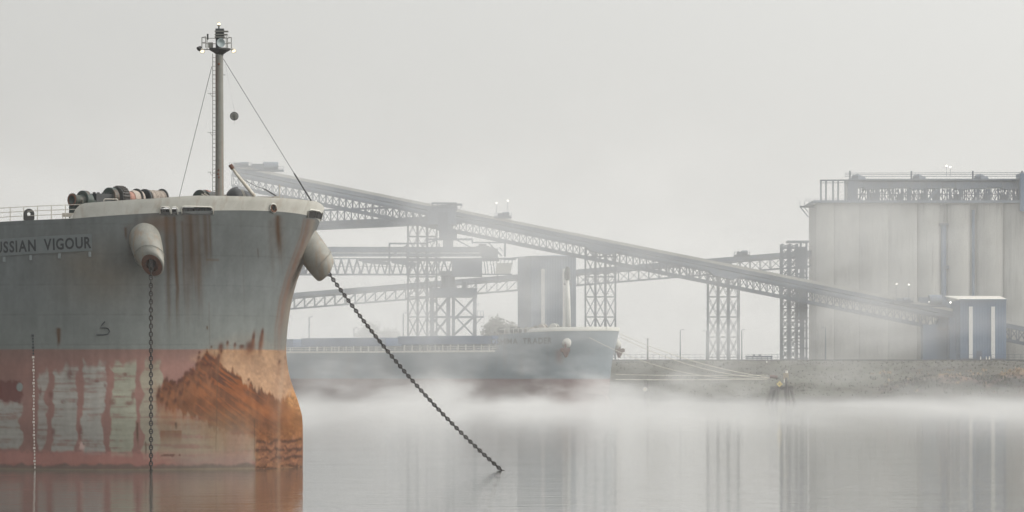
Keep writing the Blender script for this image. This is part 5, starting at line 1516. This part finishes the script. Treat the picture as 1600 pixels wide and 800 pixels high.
for (x, y, Yy, lb, a, wd) in ((483, 495, 1100, 'lamp post nearest the rusty ship bow, above the grey deck', 1, 0), (553, 512, 1160, 'short faint lamp post behind the chain above the blue hatch cover', 1, 0), (630, 489, 1098, 'lamp post just left of the tall lattice tower', 1, 0),
        (1012, 528, 1095, 'short dark utility pole between the far bow and the next lamp post', 1, 1), (1063, 515, 1096, 'lone lamp post midway between the two clear lattice towers', 1, 0), (1104, 517, 1096, 'lamp post touching the left side of the clear lattice tower', -1, 0), (1159, 515, 1098, 'lamp post touching the right side of the clear lattice tower', 1, 0), (1290, 512, 1096, 'lamp post standing in front of the silo wall', -1, 0)):
    lamp_post(x, y, Yy, lb, a, wd)
def fence(x0, x1, Y, label):
    root = thing('chain_link_fence', P((x0+x1)/2, 563, Y), label, 'fence')
    n = int((x1-x0)/9)
    for k in range(n+1):
        p = P(x0+(x1-x0)*k/n, 0, Y); member('post', (p.x, Y, CREST_Z), (p.x, Y, CREST_Z+1.7), .09, ST, root)
    a, b = P(x0, 0, Y), P(x1, 0, Y)
    for h in (1.7, .9): member('rail', (a.x, Y, CREST_Z+h), (b.x, Y, CREST_Z+h), .07, ST, root)
fence(966, 1224, 1090, 'thin wire fence on the bank crest below the lattice towers')
fence(1495, 1640, 1090, 'wire fence in front of the blue house at the right')
def guard():
    Y = CREST_Y-1.2; root = thing('guard_rail', P(1280, 566, Y), 'long low dark guard rail along the top of the bank', 'barrier')
    a, b = P(962, 0, Y), P(1700, 0, Y); block('rail_beam', (a.x, Y-.15, CREST_Z-.75), (b.x, Y+.1, CREST_Z-.15), ST, root)
    for k in range(0, 75): x = a.x+(b.x-a.x)*k/74; member('post', (x, Y+.25, CREST_Z-1.6), (x, Y+.25, CREST_Z-.1), .25, ST, root)
guard()
def wall():
    Y = 1080; a = P(962, 0, Y); b = P(1080, 0, Y); root = thing('retaining_wall', P(1020, 570, Y), 'dark low retaining wall on the bank beside the far ship bow', 'wall')
    for k in range(8):
        x0 = a.x+(b.x-a.x)*k/8; block('wall_panel', (x0+.03, Y, CREST_Z-2.2), (x0+(b.x-a.x)/8-.03, Y+.6, CREST_Z-.4), M['kerb'], root)
wall()
def piperack():
    Y = 1095; root = thing('pipe_rack', P(1185, 563, Y), 'small rack of valves and pipes on the bank between the towers', 'pipework')
    for x in (1167, 1176, 1183, 1190, 1199, 1205): member('stand', P(x, 556, Y), P(x, 565, Y), .25, ST, root)
    member('pipe', P(1165, 557, Y), P(1207, 557, Y), .4, ST, root); member('pipe', P(1165, 560, Y-1), P(1207, 560, Y-1), .25, ST, root)
    for x in (1178, 1187): member('valve', P(x, 553.5, Y), P(x, 556, Y), .6, ST, root)
piperack()
b = MB(); c = P(1198, 572, 1078); b.lathe(c, (0, 0, 1), [(0, .75), (.35, .7), (1.0, .2), (1.5, .12), (1.5, 0)], 12)
tag(b.build('marker_cone', M['roofwhite'], None, loc=tuple(c)), 'small white marker cone on the grass below the pipe rack', 'marker')

# ------------------------------------------------------------------ vegetation
def tree(px, Y, h, spread, label, seed, leafy=.6):
    r_ = random.Random(seed); base = P(px, 563, Y); base.z = CREST_Z
    root = thing('bare_tree', base, label, 'tree', 'hazy trees behind the terminal')
    tr = MB(); lf = MB(); tips = []
    def grow(p, d, L, r, depth):
        q = p+d*L; tr.tube([p, p.lerp(q, .5)+Vector((r_.uniform(-.1, .1), 0, 0))*L*.3, q], [r, r*.85, r*.65], 5, cap=False)
        if depth == 0: tips.append(q); return
        for _ in range(3 if depth > 1 else 4):
            a = Vector((r_.uniform(-1, 1), r_.uniform(-1, 1), r_.uniform(-.15, .9)))*spread
            grow(p.lerp(q, r_.uniform(.6, 1)), (d+a).normalized(), L*r_.uniform(.6, .8), r*.55, depth-1)
    grow(base, Vector((0, 0, 1)), h*.33, h*.022, 4)
    tr.build('trunk', M['bark'], root)
    for t in tips:
        for _ in range(int(22*leafy)):
            c = t+Vector((r_.gauss(0, 1.0), r_.gauss(0, 1.0), r_.gauss(0, .9))); s_ = r_.uniform(.2, .5)
            a = Vector((r_.uniform(-1, 1), r_.uniform(-1, 1), r_.uniform(-1, 1))).normalized()*s_; b_ = a.cross(Vector((r_.uniform(-1, 1), r_.uniform(-1, 1), 1))).normalized()*s_
            lf.add([c-a, c+b_, c+a, c-b_], [(0, 1, 2, 3)])
    lf.build('crown', M['leaf'], root)
for i, (x, Yt, h, lb) in enumerate(((770, 1290, 17, 'hazy tree right of the ship loader portal'), (789, 1330, 15, 'fainter tree against the left edge of the hazy blue grey house'), (575, 1330, 15, 'faint tree left of the tall lattice tower, behind the slanting chain'),
        (606, 1400, 14, 'very faint tree just left of the lamp post by the tall tower'))):
    tree(x, Yt, h, .55, lb, i+3, .8)
def scrub():
    r_ = random.Random(5); dry = MB(); gr = MB()
    def tuft(mb, x, y, z, s_, k):
        for _ in range(k):
            a = r_.uniform(0, math.pi*2); lean = r_.uniform(.1, .8); L = s_*r_.uniform(.5, 1.2); w_ = L*.22
            d = Vector((math.cos(a)*lean, math.sin(a)*lean, 1)).normalized(); sd = Vector((-math.sin(a), math.cos(a), 0))*w_
            c = Vector((x+r_.gauss(0, s_*.5), y+r_.gauss(0, s_*.5), z-.1))
            mb.add([c-sd*.4, c+sd*.4, c+d*L*.7+sd, c+d*L, c+d*L*.6-sd], [(0, 1, 2, 3, 4)])
    for _ in range(2600):
        x = r_.uniform(98, 190); y = r_.uniform(1005, 1060)
        z = float(bank_height(np.array([x]), np.array([y]))[0])
        if z < 2: continue
        m_ = math.exp(-(((x-150)/30)**2+((y-1030)/20)**2)**1.5)+math.exp(-(((x-118)/20)**2+((y-1026)/15)**2)**1.5)
        if r_.random() > m_+.1: continue
        tuft(dry if (z > 7.0 or r_.random() < .06) else gr, x, y, z, .9, 6)
    tag(dry.build('dry_bracken', M['dry'], None), 'dry tan and russet bracken topping the mound at the right', 'undergrowth', kind='stuff')
    for _ in range(3800):
        x = r_.uniform(22, 190); y = r_.uniform(1008, 1084); z = float(bank_height(np.array([x]), np.array([y]))[0])
        if z < 1.2: continue
        tuft(gr, x, y, z, .55, 4)
    tag(gr.build('bank_grass', material('dull bank grass', (.078, .074, .052), (.050, .048, .038), .15, .95), None), 'dull green grass and weeds covering the far river bank', 'grass', kind='stuff')
    rk = MB()
    for _ in range(420):
        x = r_.uniform(40, 200); y = float(np.interp(x, [-500, 20, 45, 90, 500], [1075, 1072, 1008, 1000, 1000]))+r_.uniform(1.5, 5); z = float(bank_height(np.array([x]), np.array([y]))[0])
        s_ = r_.uniform(.3, .8); v = []
        for i in range(3):
            for j in range(6):
                a = j*math.pi/3+r_.uniform(-.2, .2); e = (-.6, .2, .8)[i]; rr_ = s_*math.sqrt(max(.1, 1-e*e))*r_.uniform(.8, 1.15); v.append((x+rr_*math.cos(a)*1.2, y+rr_*math.sin(a), z+s_*e*.7))
        f = [(i*6+j, i*6+(j+1) % 6, (i+1)*6+(j+1) % 6, (i+1)*6+j) for i in range(2) for j in range(6)]+[tuple(range(12, 18))]
        rk.add(v, f)
    tag(rk.build('shore_stones', M['rock'], None), 'dark broken stones along the waterline of the far bank', 'stones', kind='stuff')
scrub()

# ------------------------------------------------------------------ haze and mist
def volume_box(name, a, b, dens_builder, color, aniso=0.0):
    m = bpy.data.materials.new(name+' air'); m.use_nodes = True; t = m.node_tree; t.nodes.clear()
    o_ = t.nodes.new('ShaderNodeOutputMaterial'); v = t.nodes.new('ShaderNodeVolumePrincipled')
    v.inputs['Color'].default_value = ncol(color); v.inputs['Anisotropy'].default_value = aniso
    t.links.new(v.outputs[0], o_.inputs['Volume'])
    dens_builder(t, v)
    mb = MB(); mb.box(a, b); ob = mb.build(name, m); tag(ob, kind='stuff')
    return ob, m
def haze_d(t, v): v.inputs['Density'].default_value = 0.00013
hz, _ = volume_box('haze', (-1600, -320, -4), (1600, 3100, 75), haze_d, (.97, .985, 1.0))
hz['label'] = 'pale even haze filling the air over the whole river'; hz['category'] = 'haze'
def mist_d(t, v):
    L = t.links
    g = t.nodes.new('ShaderNodeNewGeometry'); s = t.nodes.new('ShaderNodeSeparateXYZ'); L.new(g.outputs['Position'], s.inputs[0])
    def mr(src, a, b, c=0, d=1, smooth=True):
        n = t.nodes.new('ShaderNodeMapRange'); n.interpolation_type = 'SMOOTHSTEP' if smooth else 'LINEAR'
        for i, x in enumerate((a, b, c, d)): n.inputs[i+1].default_value = x
        L.new(src, n.inputs[0]); return n.outputs[0]
    def ma(op, a, b):
        n = t.nodes.new('ShaderNodeMath'); n.operation = op
        for i, x in enumerate((a, b)):
            if isinstance(x, (int, float)): n.inputs[i].default_value = x
            else: L.new(x, n.inputs[i])
        return n.outputs[0]
    def noise(scale, detail):
        mp = t.nodes.new('ShaderNodeMapping'); mp.inputs['Scale'].default_value = scale; L.new(g.outputs['Position'], mp.inputs[0])
        n = t.nodes.new('ShaderNodeTexNoise'); n.inputs['Scale'].default_value = 1; n.inputs['Detail'].default_value = detail; n.inputs['Roughness'].default_value = .6
        L.new(mp.outputs[0], n.inputs['Vector']); return n.outputs[0]
    X, Y, Z = s.outputs
    n4 = noise((1/24, 1/380, 1/17), 5)
    n3 = noise((1/55, 1/500, 1/40), 3)
    n1 = noise((1/17, 1/300, 1/8), 5); n2 = noise((1/42, 1/420, 1/26), 3)
    # steam lying on the water: thick near the surface, torn wisps above
    topz = ma('ADD', 2.3, ma('MULTIPLY', mr(n1, .48, .72, 0, 1, False), 14.0))
    h = ma('POWER', 2.718, ma('MULTIPLY', ma('DIVIDE', Z, topz), -2.0))
    reach = ma('ADD', mr(Y, 470, 740, .0, .9), mr(Y, 398, 520, 0, .18))
    farend = mr(Y, 955, 1040, 1, .1)
    rightthin = mr(X, 80, 135, 1, .15)
    low = ma('MULTIPLY', ma('MULTIPLY', ma('MULTIPLY', ma('MULTIPLY', h, mr(n3, .36, .64, .45, 1.3)), reach), ma('MULTIPLY', farend, rightthin)), .0105)
    # drifting bank of thin fog over the terminal
    bank = ma('MULTIPLY', mr(n2, .40, .67, .00030, .0024), ma('MULTIPLY', mr(Y, 560, 800, 0, 1), mr(Y, 1120, 1240, 1, 1.5)))
    wisp = ma('MULTIPLY', ma('MULTIPLY', mr(n4, .50, .70, 0, .0032), mr(Y, 720, 860, 0, 1)), ma('MULTIPLY', mr(Y, 1080, 1130, 1, 0), mr(Z, 18, 42, 1, .25)))
    bank = ma('ADD', bank, wisp)
    bank = ma('MULTIPLY', bank, mr(X, 96, 135, 1, .12))
    bank = ma('MULTIPLY', bank, ma('ADD', mr(Z, 3, 20, .15, 1), 0))
    bank = ma('MULTIPLY', bank, mr(Z, 50, 71, 1, .0))
    tot = ma('ADD', low, bank)
    tot = ma('MULTIPLY', tot, ma('MULTIPLY', mr(X, -330, -300, 0, 1), mr(X, 300, 330, 1, 0)))
    L.new(tot, v.inputs['Density'])
ms, mm = volume_box('mist', (-340, 395, .02), (340, 1500, 72), mist_d, (.975, .985, .99))
ms['label'] = 'white steam drifting low over the river in front of the terminal'; ms['category'] = 'mist'
S.cycles.volume_step_rate = 1.0
S.cycles.volume_preview_step_rate = 1.0
